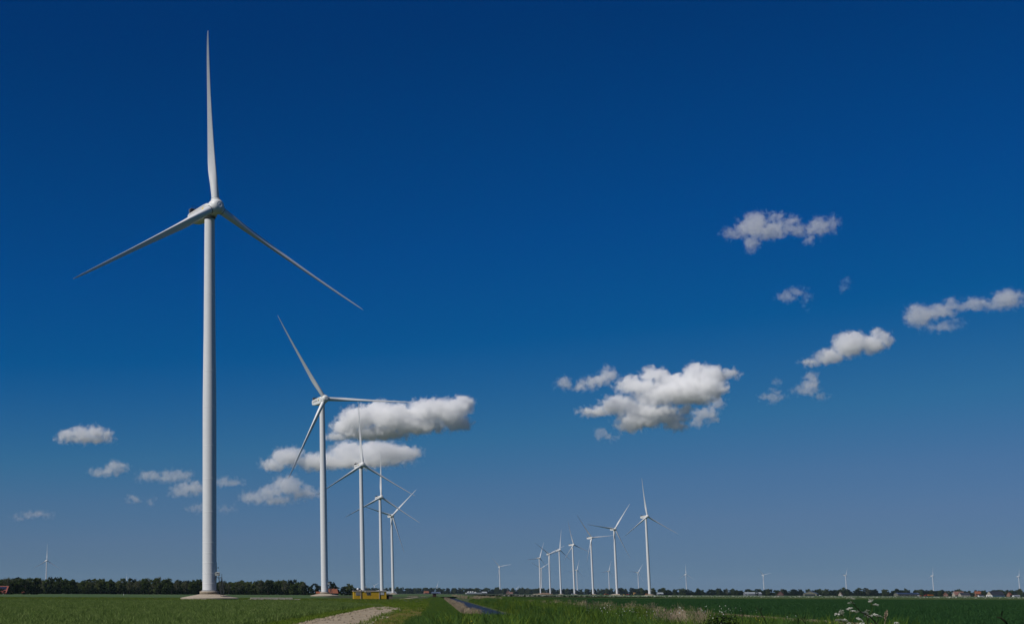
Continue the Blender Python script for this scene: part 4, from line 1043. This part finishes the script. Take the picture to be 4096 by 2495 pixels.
gable("house", "small house with orange roof peeping from trees behind the great farmhouse", "house", 4037, D2 + 60, 6, 7, 3.6, 4.4, R(30), M['brick'], M['tile_orange'], wins=((0, 1, 1, 1.2),))
gable("greenhouse", "low shed with pale grey roof and white gable ends", "shed", 4065, D2 - 10, 12.5, 6, 1.6, 1.7, 0, M['white'], M['metal_grey'], wins=((-3, .5, 1.5, .7), (3, .5, 1.5, .7)))
gable("field_barn", "dim pale barn just visible through the wood beside the grey barn", "barn", 2640, 3350, 12, 9, 3, 2.6, 0, M['metal_grey'], M['metal_light'], doors=((0, 3, 2.4, M['black']),))

# ------------------------------------------------------------------ yellow site cabin and its surroundings
M['yellow'] = mat("yellow_cabin_paint", (.46, .285, .012), .65, .10, 1.2, bump=.05)
M['cream'] = mat("roof_edge_cream", (.44, .38, .32), .8, .15, 2)
M['alu'] = mat("window_frame_alu", (.36, .34, .30), .5, .1, 2)
M['blind'] = mat("grey_blind", (.16, .165, .17), .7, .08, 4)
M['pale_pane'] = mat("pale_window_fill", (.42, .43, .45), .5, .12, 3)  # plain pale grey fill for the third cabin window
DC = 510; k_ = 1 / ppm(DC)
cabin = empty("site_cabin", (gx(1480, DC), DC, 0)); tag(cabin, "long yellow site cabin with three small windows", "site cabin")
xs = lambda zx: (1200 + zx / 4.928 - 1480) * k_            # column of the study crop to metres
zs_ = lambda zy: (958 - zy) / 4.928 * k_
segs = [(1060, 1196), (1207, 1560), (1572, 1702)]
for a, b in segs:
    o = MB().box(xs(a), xs(b), 0, 3.0, .1, zs_(806)).build("wall_panel", M['yellow'], cabin)
    n_ = int((xs(b) - xs(a)) / .6)
    for i in range(1, n_):
        xx = xs(a) + (xs(b) - xs(a)) * i / n_
        MB().box(xx - .012, xx + .012, -.012, .01, .12, zs_(810)).build("panel_joint", M['yellow'], o)
for a, b in ((1194, 1209), (1558, 1574)):
    MB().box(xs(a), xs(b), -.06, 3.02, .02, zs_(778)).build("corner_post", M['cream'], cabin)
    MB().tube([(xs((a + b) / 2 + 6), -.14, .1), (xs((a + b) / 2 + 6), -.14, zs_(785)), (xs((a + b) / 2 - 8), -.14, zs_(776))], .06, 6).build("drain_pipe", M['black'], cabin)
MB().box(xs(1050), xs(1710), -.15, 3.15, zs_(806), zs_(793)).build("roof_edge", M['cream'], cabin)
MB().box(xs(1207), xs(1560), -.1, 3.1, zs_(793) + .003, zs_(786)).build("roof_deck", M['metal_grey'], cabin)
MB().box(xs(1495), xs(1700), -.18, .3, zs_(797), zs_(788)).build("roof_trim", M['white'], cabin)
MB().box(xs(1062), xs(1700), .1, 2.9, -.05, .1).build("skid", M['darksteel'], cabin)
for (a, b, c, d_), pm in (((1105, 1178, 828, 878), M['blind']), ((1322, 1390, 825, 872), M['glass']), ((1588, 1652, 825, 868), M['pale_pane'])):
    f = MB().box(xs(a - 5), xs(b + 5), -.07, .02, zs_(d_ + 5), zs_(c - 5)).build("window", M['alu'], cabin)
    mid = (a + b) / 2
    for p, q in (((a, mid - 2), (mid + 2, b)) if pm is not M['blind'] else ((a, b),)):
        MB().box(xs(p), xs(q), -.085, -.06, zs_(d_), zs_(c)).build("pane", pm, f)
dish = empty("satellite_dish", (xs(1145) + cabin.location.x, DC + .5, zs_(790))); tag(dish, "white round dish on the roof of the yellow cabin", "dish")
MB().lathe([(.42, 0), (.40, .1), (.25, .2), (.02, .25)], 18).build("bowl", M['white'], dish, (0, 0, .45), (R(70), 0, R(20))); MB().box(-.05, .05, -.05, .05, 0, .4).build("mast", M['steel'], dish); MB().tube([(0, -.1, .45), (.1, -.5, .5)], .03, 5).build("feed_arm", M['steel'], dish)
fl = MB().lathe([(.09, 0), (.13, .12), (.13, .18)], 12).build("lamp_body", M['white'], cabin, (xs(1283), -.1, zs_(815)), (R(90), 0, 0))
shed = empty("tool_shed", (gx(1558, DC), DC + .2, 0)); tag(shed, "small plank shed with sagging black tarpaulin roof beside the yellow cabin", "shed")
w0, w1, w2 = -(118 / 4.928) * k_ / 2, -(118 / 4.928) * k_ / 2 + (48 / 4.928) * k_, (118 / 4.928) * k_ / 2
MB().box(w0, w1, .25, .35, 0, 1.4).build("opening_shade_panel", M['black'], shed); MB().box(w0, w0 + .1, 0, 2.2, 0, 1.45).build("side_wall", M['wood_dark'], shed); MB().box(w0, w2, 2.1, 2.2, 0, 1.4).build("back_wall", M['wood_dark'], shed)  # first box: black panel standing in for the shade within the open front
MB().box(w2 - .1, w2, 0, 2.1, 0, 1.4).build("side_wall", M['wood'], shed)
for i in range(8): MB().box(w1, w2 - .1, -.02 + .01 * (i % 2), .04, .02 + i * .17, .02 + i * .17 + .155).build("plank", M['wood'], shed)
tb = MB(); n = 14
for j in range(4):
    for i in range(n): tb.v.append((w0 - .1 + (w2 - w0 + .2) * i / (n - 1), -.2 + 2.5 * j / 3, 1.45 + .16 * abs(math.sin(i * .9 + j)) + .05 * j))
tb.f = [(j * n + i, j * n + i + 1, (j + 1) * n + i + 1, (j + 1) * n + i) for j in range(3) for i in range(n - 1)]; tb.sm = [True] * len(tb.f)
o = tb.build("tarpaulin", M['black'], shed); sd = o.modifiers.new("thick", 'SOLIDIFY'); sd.thickness = .08
# row of concrete blocks with scrap timber
DB = 447; kb = 1 / ppm(DB)
M['block'] = mat("block_concrete", (.36, .32, .27), .9, .15, 1.5, bump=.3)
bx = lambda zx: gx(980 + zx / 10.267, DB)
blocks = [(225, 498), (514, 782), (800, 1078), (1090, 1366), (1384, 1654), (1680, 1946)]
for i, (a, b) in enumerate(blocks):
    t = empty("concrete_block", (bx((a + b) / 2), DB + rnd.uniform(-.1, .1), 0), rnd.uniform(-.02, .02))
    tag(t, "pale concrete slab block, " + ["end one of the row nearer the big turbine", "second in the row from the big turbine", "third in the row, plank lying on it", "fourth in the row", "fifth in the row under the dark bent plate", "sixth in the row, next to the low slab"][i], "concrete block", "row of concrete blocks")
    w = (bx(b) - bx(a)) / 2
    for z0, z1 in ((0, .3), (.32, .62)): MB().bbox(-w, w, -.9, .9, z0, z1, .03).build("slab", M['block'], t)
t = tag(MB().bbox(-1.15, 1.15, -.8, .8, 0, .26, .03).build("concrete_slab", M['block'], None, (bx(2105), DB, 0)), "single low concrete slab at the end of the block row", "concrete slab")
t = tag(MB().bbox(-.5, .5, -.5, .5, 0, .14, .03).build("paving_slab", M['block'], None, (bx(195), DB, 0)), "flat paving slab lying before the first concrete block", "slab")
def plank(p, q, label, m_=M['wood']):
    t = empty("scrap_plank", (bx((p[0] + q[0]) / 2), DB, .62)); x0 = t.location.x
    P_, Q_ = Vector((bx(p[0]) - x0, 0, (400 - p[1]) / 10.267 * kb)), Vector((bx(q[0]) - x0, .2, (400 - q[1]) / 10.267 * kb))
    MB().beam(P_, Q_, .2, .07).build("board", m_, t); MB().beam(P_.lerp(Q_, .15) + Vector((0, .1, -.02)), P_.lerp(Q_, .15) + Vector((0, -.25, .02)), .07, .07).build("cleat", m_, t)
    tag(t, label, "plank")
plank((630, 395), (735, 345), "dark plank sticking up from the second concrete block", M['wood_dark'])
plank((800, 398), (985, 365), "pale plank leaning across the third concrete block")
plank((1330, 398), (1480, 352), "rising board of the bent scrap on the fifth block", M['wood'])
plank((1480, 352), (1650, 390), "falling dark board of the bent scrap on the fifth block", M['wood_dark'])
# brown box on posts
t = empty("nest_box", (gx(1737.5, 735), 735, 0)); tag(t, "dark brown wooden box on short posts beside the ditch path", "box")
MB().box(-.75, .75, -.7, .7, .35, 1.85).build("body", M['wood_dark'], t); MB().box(-.95, .95, -.9, .9, 1.85, 1.97).build("roof", M['black'], t)
for x in (-.6, .6):
    for y in (-.55, .55): MB().box(x - .07, x + .07, y - .07, y + .07, -.1, .35).build("leg", M['wood_dark'], t)
MB().box(-1.9, 2.0, .75, .85, .55, .68).build("rail", M['black'], t)
for i in range(6): MB().box(-.75 + i * .25 + .01, -.75 + i * .25 + .24, -.725, -.7, .36, 1.84).build("plank", M['wood_dark'], t)
# posts
t = empty("marker_post", (gx(494.6, 900), 900, 0)); tag(t, "thin white marker post alone in the meadow before the dense trees", "post")
MB().box(-.09, .09, -.05, .05, 0, 1.0).build("stake", M['white'], t); MB().box(-.18, .18, -.06, .06, .75, 1.0).build("plate", M['white'], t)
t = empty("mooring_post", (*uv(4.5, 172)[:2], -.75)); tag(t, "weathered wooden post with pale top at the water's edge", "post")
MB().lathe([(.10, -.6), (.095, .92), (.07, .96)], 10).build("stake", M['wood'], t); MB().lathe([(.102, .76), (.098, .9), (.07, .965)], 10).build("painted_top", M['logo_y'], t)
# farm gate rails by the sandy yard
t = empty("field_fence", (gx(1655, 880), 880, 0)); tag(t, "low post and rail fence along the sandy yard beyond the cabin", "fence")
for i in range(7): MB().box(-3 + i - .06, -3 + i + .06, -.05, .05, 0, .9).build("post", M['wood'], t)
for z in (.45, .8): MB().box(-3.1, 3.1, -.09, -.05, z - .05, z + .05).build("rail", M['wood'], t)

# ------------------------------------------------------------------ vehicles
def paint(n, c): return mat(n, c, .4, .06, 3, spec=.5)
PC = {'black': paint("paint_black", (.012, .013, .015)), 'green': paint("paint_green", (.03, .16, .03)), 'orange': paint("paint_orange", (.55, .17, .015)), 'red': paint("paint_red", (.48, .05, .03)),
      'dgreen': paint("paint_dark_green", (.02, .06, .02)), 'white': paint("paint_white", (.75, .75, .75)), 'yellow': paint("paint_yellow", (.65, .42, .02)), 'brown': paint("paint_ochre", (.34, .19, .06))}
tyre = MB().lathe([(.55, -.28), (.95, -.26), (1.0, -.15), (1.0, .15), (.95, .26), (.55, .28)], 18).mesh("tyre"); tyre.materials.append(PC['black'])
rim = MB().lathe([(.2, -.2), (.56, -.25), (.56, .25), (.2, .2)], 14).mesh("rim"); rim.materials.append(PC['white'])
def wheel(t, x, y, r, w=1.0, rm=None):
    o = link("wheel", tyre, parent=t, loc=(x, y, r), rot=(R(90), 0, 0)); o.scale = (r, r, w); link("rim", rim, parent=o)
def tractor(px, d, rz, col, label, implement=None, s=1.0):
    t = empty("tractor", (gx(px, d), d, 0), rz); tag(t, label, "tractor"); t.scale = (s, s, s)
    MB().bbox(.1, 2.6, -.45, .45, .8, 1.75, .12).build("hood", col, t); MB().box(-1.5, .6, -.5, .5, .6, 1.3).build("chassis", PC['black'], t)
    c = MB().bbox(-1.35, .25, -.75, .75, 1.3, 2.9, .12).build("cab", M['glass'], t); MB().bbox(-1.5, .4, -.85, .85, 2.9, 3.05, .08).build("cab_roof", col, c)
    for y in (-1.05, 1.05): MB().bbox(-1.9, -.1, y - .3, y + .3, 1.55, 1.72, .08).build("fender", col, t)
    for y in (-1.05, 1.05): wheel(t, -1.0, y, .92, 1.0)
    for y in (-.9, .9): wheel(t, 1.9, y, .62, .8)
    MB().tube([(.9, .35, 1.7), (.9, .35, 2.7)], .06, 6).build("exhaust", PC['black'], t)
    if implement:
        MB().box(-4.4, -1.9, -1.1, 1.1, .5, 1.1).build("implement", implement, t); MB().beam((-2.2, 0, .8), (-1.4, 0, .8), .15, .15).build("drawbar", PC['black'], t)
    return t
def tipper(px, d, rz, col, label, s=1.0):
    t = empty("tipping_trailer", (gx(px, d), d, 0), rz); tag(t, label, "trailer"); t.scale = (s, s, s)
    MB().add([(-3.4, -1.1, 1.2), (3.4, -1.1, 1.2), (3.4, 1.1, 1.2), (-3.4, 1.1, 1.2), (-3.6, -1.25, 2.6), (3.6, -1.25, 2.6), (3.6, 1.25, 2.6), (-3.6, 1.25, 2.6)],
             [(0, 3, 2, 1), (0, 1, 5, 4), (1, 2, 6, 5), (2, 3, 7, 6), (3, 0, 4, 7), (4, 5, 6, 7)]).build("bed", col, t)
    MB().box(-3.2, 4.6, -.4, .4, .9, 1.18).build("chassis", PC['black'], t)
    for x in (-1.8, -.5):
        for y in (-1, 1): wheel(t, x, y, .6, .9)
    for i in range(5): MB().box(-3.0 + i * 1.5 - .06, -3.0 + i * 1.5 + .06, -1.3, -1.16, 1.2, 2.6).build("rib", col, t)
    return t
tractor(2365, 2560, R(90), PC['black'], "black tractor seen from behind next to a tower of the second row")
tractor(2406, 2600, R(150), PC['green'], "light green tractor with raised bonnet between two towers", None, 1.1)
tractor(2422, 2600, R(180), PC['orange'], "tractor with orange and black bodywork and red tool beside the green one", PC['red'])
tractor(2486, 2450, R(170), PC['dgreen'], "dark green tractor with white wheel by the dusty mound", PC['yellow'])
tipper(2511, 2500, R(0), PC['red'], "small red trailer standing on the field edge", .6)
tractor(2518, 2505, R(100), PC['black'], "dark tractor behind the small red trailer")
t = empty("grain_trailer", (gx(2538, 2480), 2480, 0)); tag(t, "tall ochre grain trailer seen end-on", "trailer")
MB().bbox(-1.25, 1.25, -2.5, 2.5, 1.0, 4.6, .1).build("bed", PC['brown'], t); MB().box(-1.3, 1.3, -2.56, -2.5, 1.0, 2.6).build("tailgate", PC['black'], t)
for x in (-1, 1): MB().box(x - .3, x + .3, -2.0, -.8, 0, 1.0).build("wheel", PC['black'], t)
t = empty("loader", (gx(2588, 2321), 2321, 0), R(10)); tag(t, "orange loader parked on the slab of the tallest tower in the second row", "loader")
t.location.z = 1.0
MB().bbox(-2.2, 1.0, -.8, .8, .6, 1.6, .12).build("body", PC['orange'], t); MB().bbox(-.6, .7, -.7, .7, 1.6, 2.6, .1).build("cab", M['glass'], t); MB().box(1.6, 2.4, -1.1, 1.1, .2, .9).build("bucket", PC['yellow'], t)
for x in (-1.5, .8):
    for y in (-.9, .9): wheel(t, x, y, .6, .8)
tipper(3722, 2600, R(4), PC['orange'], "orange tipping trailer rolling along the far edge of the crop", 1.25)
tractor(3703, 2600, R(184), PC['red'], "dark red tractor pulling the orange tipping trailer", None, 1.2)
tractor(4091, 2300, R(175), PC['dgreen'], "dark green tractor beyond the crop near the low pale-roofed shed", None, 1.3)
def car(px, d, rz, col, label, van=False):
    t = empty("van" if van else "car", (gx(px, d), d, 0), rz); tag(t, label, "van" if van else "car")
    h = 2.1 if van else 1.45
    prof = [(-2.2, .35), (2.2, .35), (2.25, .85), (1.3, 1.0), (.7, h), (-1.7 if not van else -2.15, h), (-2.2, .95)]
    n = len(prof); V = [(x, -.85, z) for x, z in prof] + [(x, .85, z) for x, z in prof]
    MB().add(V, [tuple(range(n)), tuple(range(2 * n - 1, n - 1, -1))] + [(i, (i + 1) % n, (i + 1) % n + n, i + n) for i in range(n)]).build("body", col, t)
    MB().box(-1.4, .6, -.87, -.84, 1.0, h - .12).build("side_window", M['glass'], t)
    for x in (-1.35, 1.4):
        for y in (-.8, .8): wheel(t, x, y, .34, .4)
car(3281, 3090, R(5), PC['white'], "white car parked at the end of the olive solar barn")
car(3367, 3060, R(0), PC['white'], "white car beside the red-roofed cottage")
car(3676, 2980, R(0), PC['white'], "white van at the end of the long low barn", True)
car(3683, 2980, R(10), PC['orange'], "orange van behind the white one at the long barn", True)
car(1761, 4400, 0, PC['white'], "white van by the dark blue-roofed barn", True)

# ------------------------------------------------------------------ plants standing close by
def at(px, py, d):
    q = camo.matrix_world.to_3x3() @ Vector(((px - PPX) / FPX, (1247.5 - py) / FPX, -1.0)); return Vector((0, 0, EYE)) + q * (d / q.y)
LM['dead'] = leafmat("dark_stalk", [(.018, .020, .012), (.03, .03, .018)], .05)
def umbel_mesh(seed, rad):
    rg = random.Random(seed); V, F = [], []
    for _ in range(13):
        a = rg.uniform(0, 6.283); r = rad * math.sqrt(rg.random()); cx_, cy_ = r * math.cos(a), r * math.sin(a); z = .55 * (rad - r) + rg.uniform(-.003, .003)
        for _ in range(9):
            b0 = len(V); s = rad * .11 * rg.uniform(.7, 1.3); ox, oy, oz = rg.gauss(0, rad * .11), rg.gauss(0, rad * .11), rg.gauss(0, rad * .09)
            tx, ty = rg.uniform(-.4, .4), rg.uniform(-.4, .4)
            V += [(cx_ + ox - s, cy_ + oy - s, z + oz - s * tx), (cx_ + ox + s, cy_ + oy - s, z + oz + s * tx), (cx_ + ox + s, cy_ + oy + s, z + oz + s * ty), (cx_ + ox - s, cy_ + oy + s, z + oz - s * ty)]
            F.append((b0, b0 + 1, b0 + 2, b0 + 3))
    me = bpy.data.meshes.new("umbel"); me.from_pydata(V, [], F); me.update(); me.materials.append(LM['white']); return me
UM = [umbel_mesh(200 + i, .025) for i in range(5)]
zp = lambda x, y: (3300 + x / 6.1275, 2250 + y / 6.1275)
def parsley(label, umbs, path, d, base_px, m_=None):
    b = at(base_px, 2600, d); b.z = .58
    t = empty("cow_parsley", b); tag(t, label, "wild flower")
    pp = [at(*zp(*p), d) - b for p in path] + [Vector((0, 0, -.05))]
    MB().tube(pp, [.0028 + .0009 * i for i in range(len(pp))], 6).build("stem", m_ or LM['stem'], t)
    for i, (x, y) in enumerate(umbs):
        q = at(*zp(x, y), d + rnd.uniform(-.15, .15)) - b
        MB().tube([q, pp[0].lerp(pp[1], .3)], .0022, 5).build("stalk", LM['stem'], t)
        o = link("umbel", UM[rnd.randrange(5)], parent=t, loc=q, rot=(rnd.uniform(-.3, .3), rnd.uniform(-.3, .3), rnd.uniform(0, 6))); s = rnd.uniform(.85, 1.2); o.scale = (s, s, s)
    for i in range(3):                                 # feathery leaves
        q = pp[-1].lerp(pp[-2], .25 + .2 * i); lb = MB()
        a = rnd.uniform(0, 6.28); dv = Vector((math.cos(a), math.sin(a), .35)) * .16
        for k in range(8):
            c = q + dv * (k / 8); sd_ = Vector((-math.sin(a), math.cos(a), .1)) * .07 * (1 - k / 9)
            for s in (-1, 1): lb.add([c, c + sd_ * s + dv * .10, c + dv * .09], [(0, 1, 2)])
        lb.build("leaf", LM['grass'], t)
parsley("tallest cow parsley, dark leaning stalk with three white flower heads", [(600, 870), (680, 890), (640, 990)], [(660, 940), (700, 1010), (870, 1200), (1120, 1320), (1250, 1480)], 14.0, 3520, LM['dead'])
parsley("cow parsley with a kinked pale stem topped by a double flower head", [(1130, 905), (1110, 945), (1240, 1035)], [(1140, 975), (1165, 1160), (1090, 1290), (1030, 1420)], 14.2, 3466)
parsley("cow parsley with one flat head on a straight green stem", [(600, 1125), (690, 1180), (800, 1205)], [(600, 1160), (622, 1400), (760, 1500)], 14.4, 3426)
parsley("cow parsley with a bunch of small heads on its lower side branch", [(395, 1185), (415, 1225), (280, 1265), (380, 1255)], [(405, 1240), (455, 1390), (520, 1500)], 13.8, 3388)
parsley("cow parsley with crowded flower heads in the middle of the bunch", [(1035, 1180), (980, 1225), (1020, 1300), (1080, 1320)], [(1010, 1260), (1035, 1390), (1040, 1500)], 14.1, 3470)
parsley("cow parsley with a broad drooping head on a dark stalk", [(1220, 1280), (1290, 1300), (1350, 1322)], [(1270, 1315), (1310, 1390), (1260, 1480)], 13.7, 3504, LM['dead'])
parsley("cow parsley with two low heads beside the crowded one", [(810, 1370), (905, 1490), (870, 1400)], [(830, 1400), (830, 1480), (820, 1500)], 13.9, 3434)
parsley("lowest cow parsley with many small white heads", [(515, 1425), (290, 1410), (375, 1420), (580, 1490), (480, 1400)], [(470, 1440), (500, 1490), (520, 1500)], 13.6, 3384)
parsley("single cow parsley head apart from the bunch, beside the green crop", [(1745, 1475)], [(1745, 1490), (1750, 1560)], 13.8, 3586)
def stalk(label, pts, d, rad, m_, seed_head=False):
    b = at(pts[-1][0], 2600, d); b.z = .58
    t = empty("grass_stalk", b); tag(t, label, "grass stalk")
    pp = [at(x, y, d) - b for x, y in pts] + [Vector((0, 0, -.05))]
    MB().tube(pp, [rad * (.35 + .65 * min(1, i / 2)) for i in range(len(pp))], 5).build("stem", m_, t)
    if seed_head:
        hb = MB()
        for k in range(46):
            c = pp[0].lerp(pp[1], k / 46); s = .012 * (.4 + math.sin(math.pi * (k + 2) / 50)); a = rnd.uniform(0, 6.28)
            o_ = Vector((math.cos(a) * s, math.sin(a) * s, s)); hb.add([c, c + o_, c + Vector((0, 0, .02))], [(0, 1, 2)])
        hb.build("seed_head", LM['reed'], t)
    else:
        q = pp[1]; MB().add([q, q + Vector((.004, 0, .03)), q + Vector((.02, .004, .045)), q + Vector((.006, 0, .012))], [(0, 1, 2, 3)]).build("leaf", m_, t)
stalk("tall grass stalk with a pale feathery seed head beside the cow parsley", [zp(1522, 1185), zp(1475, 1420), zp(1465, 1500)], 12, .003, LM['reed'], True)
stalk("thick black stalk bending over at its tip in front of the crop", [(3987, 2466), (4004, 2470), (4018, 2482), (4030, 2497)], 9, .007, LM['dead'])
stalk("thin dark stalk slanting across the bare soil strip", [(3024, 2424), (3042, 2448), (3058, 2475), (3068, 2500)], 12, .004, LM['dead'])
stalk("short dark upright stalk near the dark shrub", [(2962, 2441), (2968, 2470), (2972, 2500)], 12, .004, LM['dead'])
stalk("dark stalk rising from the grass between shrub and cow parsley", [(3176, 2472), (3190, 2490), (3200, 2505)], 12, .004, LM['dead'])
stalk("slanting dark stalk close to the cow parsley", [(3200, 2468), (3215, 2482), (3228, 2500)], 12, .004, LM['dead'])
# dark leafy shrub
def shrub(label, px, d, w, h, n, seed, m_):
    rg = random.Random(seed); t = empty("leafy_shrub", (gx(px, d), d, ground_z(gx(px, d) - SL * d, d))); tag(t, label, "shrub")
    V, F = [], []; T = MB()
    for _ in range(9):
        a = rg.uniform(0, 6.28); r = w * .35 * rg.random(); T.tube([(0, 0, 0), (r * math.cos(a), r * math.sin(a), h * rg.uniform(.5, .85))], [.02, .006], 5)
    for _ in range(n):
        a = rg.uniform(0, 6.28); r = math.sqrt(rg.random()); z = rg.random()
        rr = w / 2 * r * math.sqrt(max(0, 1 - (z * .9) ** 2)); p = Vector((rr * math.cos(a), rr * math.sin(a), h * (.08 + z * .9) * rg.uniform(.85, 1.08)))
        nrm = Vector((rg.gauss(0, .6), rg.gauss(0, .6), 1)).normalized(); u_ = nrm.orthogonal().normalized(); v_ = nrm.cross(u_); th = rg.uniform(0, 6.28); c = u_ * math.cos(th) + v_ * math.sin(th); e = nrm.cross(c); s = rg.uniform(.03, .06)
        b0 = len(V); V += [p - c * s, p - e * s * .5, p + c * s, p + e * s * .5]; F.append((b0, b0 + 1, b0 + 2, b0 + 3))
    T.build("stem", M['bark'], t); me = bpy.data.meshes.new("foliage"); me.from_pydata([tuple(v) for v in V], [], F); me.update(); link("foliage", me, m_, t)
LM['shrub'] = leafmat("shrub_leaf", [(.010, .022, .007), (.020, .038, .012), (.032, .055, .016)], .2)
shrub("dark leafy shrub at the ditch bank in front of the bare soil", 2880, 44, 1.7, 1.46, 2600, 5, LM['shrub'])
shrub("smaller dark shrub leaning on the big one by the ditch", 2955, 45, 1.2, 1.25, 1200, 6, LM['shrub'])
# ------------------------------------------------------------------ haze: the air over the polder
hz = MB().box(-9200, 15200, -3200, 18200, -3.2, 190.0).build("haze", None)
tag(hz, "thin pale haze over the polder", "haze", kind="stuff")
hm = bpy.data.materials.new("haze_air"); hm.use_nodes = True
for n in list(hm.node_tree.nodes): hm.node_tree.nodes.remove(n)
hv = hm.node_tree.nodes.new("ShaderNodeVolumePrincipled"); ho = hm.node_tree.nodes.new("ShaderNodeOutputMaterial")
hv.inputs["Color"].default_value = (.55, .76, 1.0, 1); hv.inputs["Density"].default_value = 1.3e-5; hv.inputs["Anisotropy"].default_value = 0.0
hm.node_tree.links.new(hv.outputs[0], ho.inputs["Volume"])
hz.data.materials.append(hm)
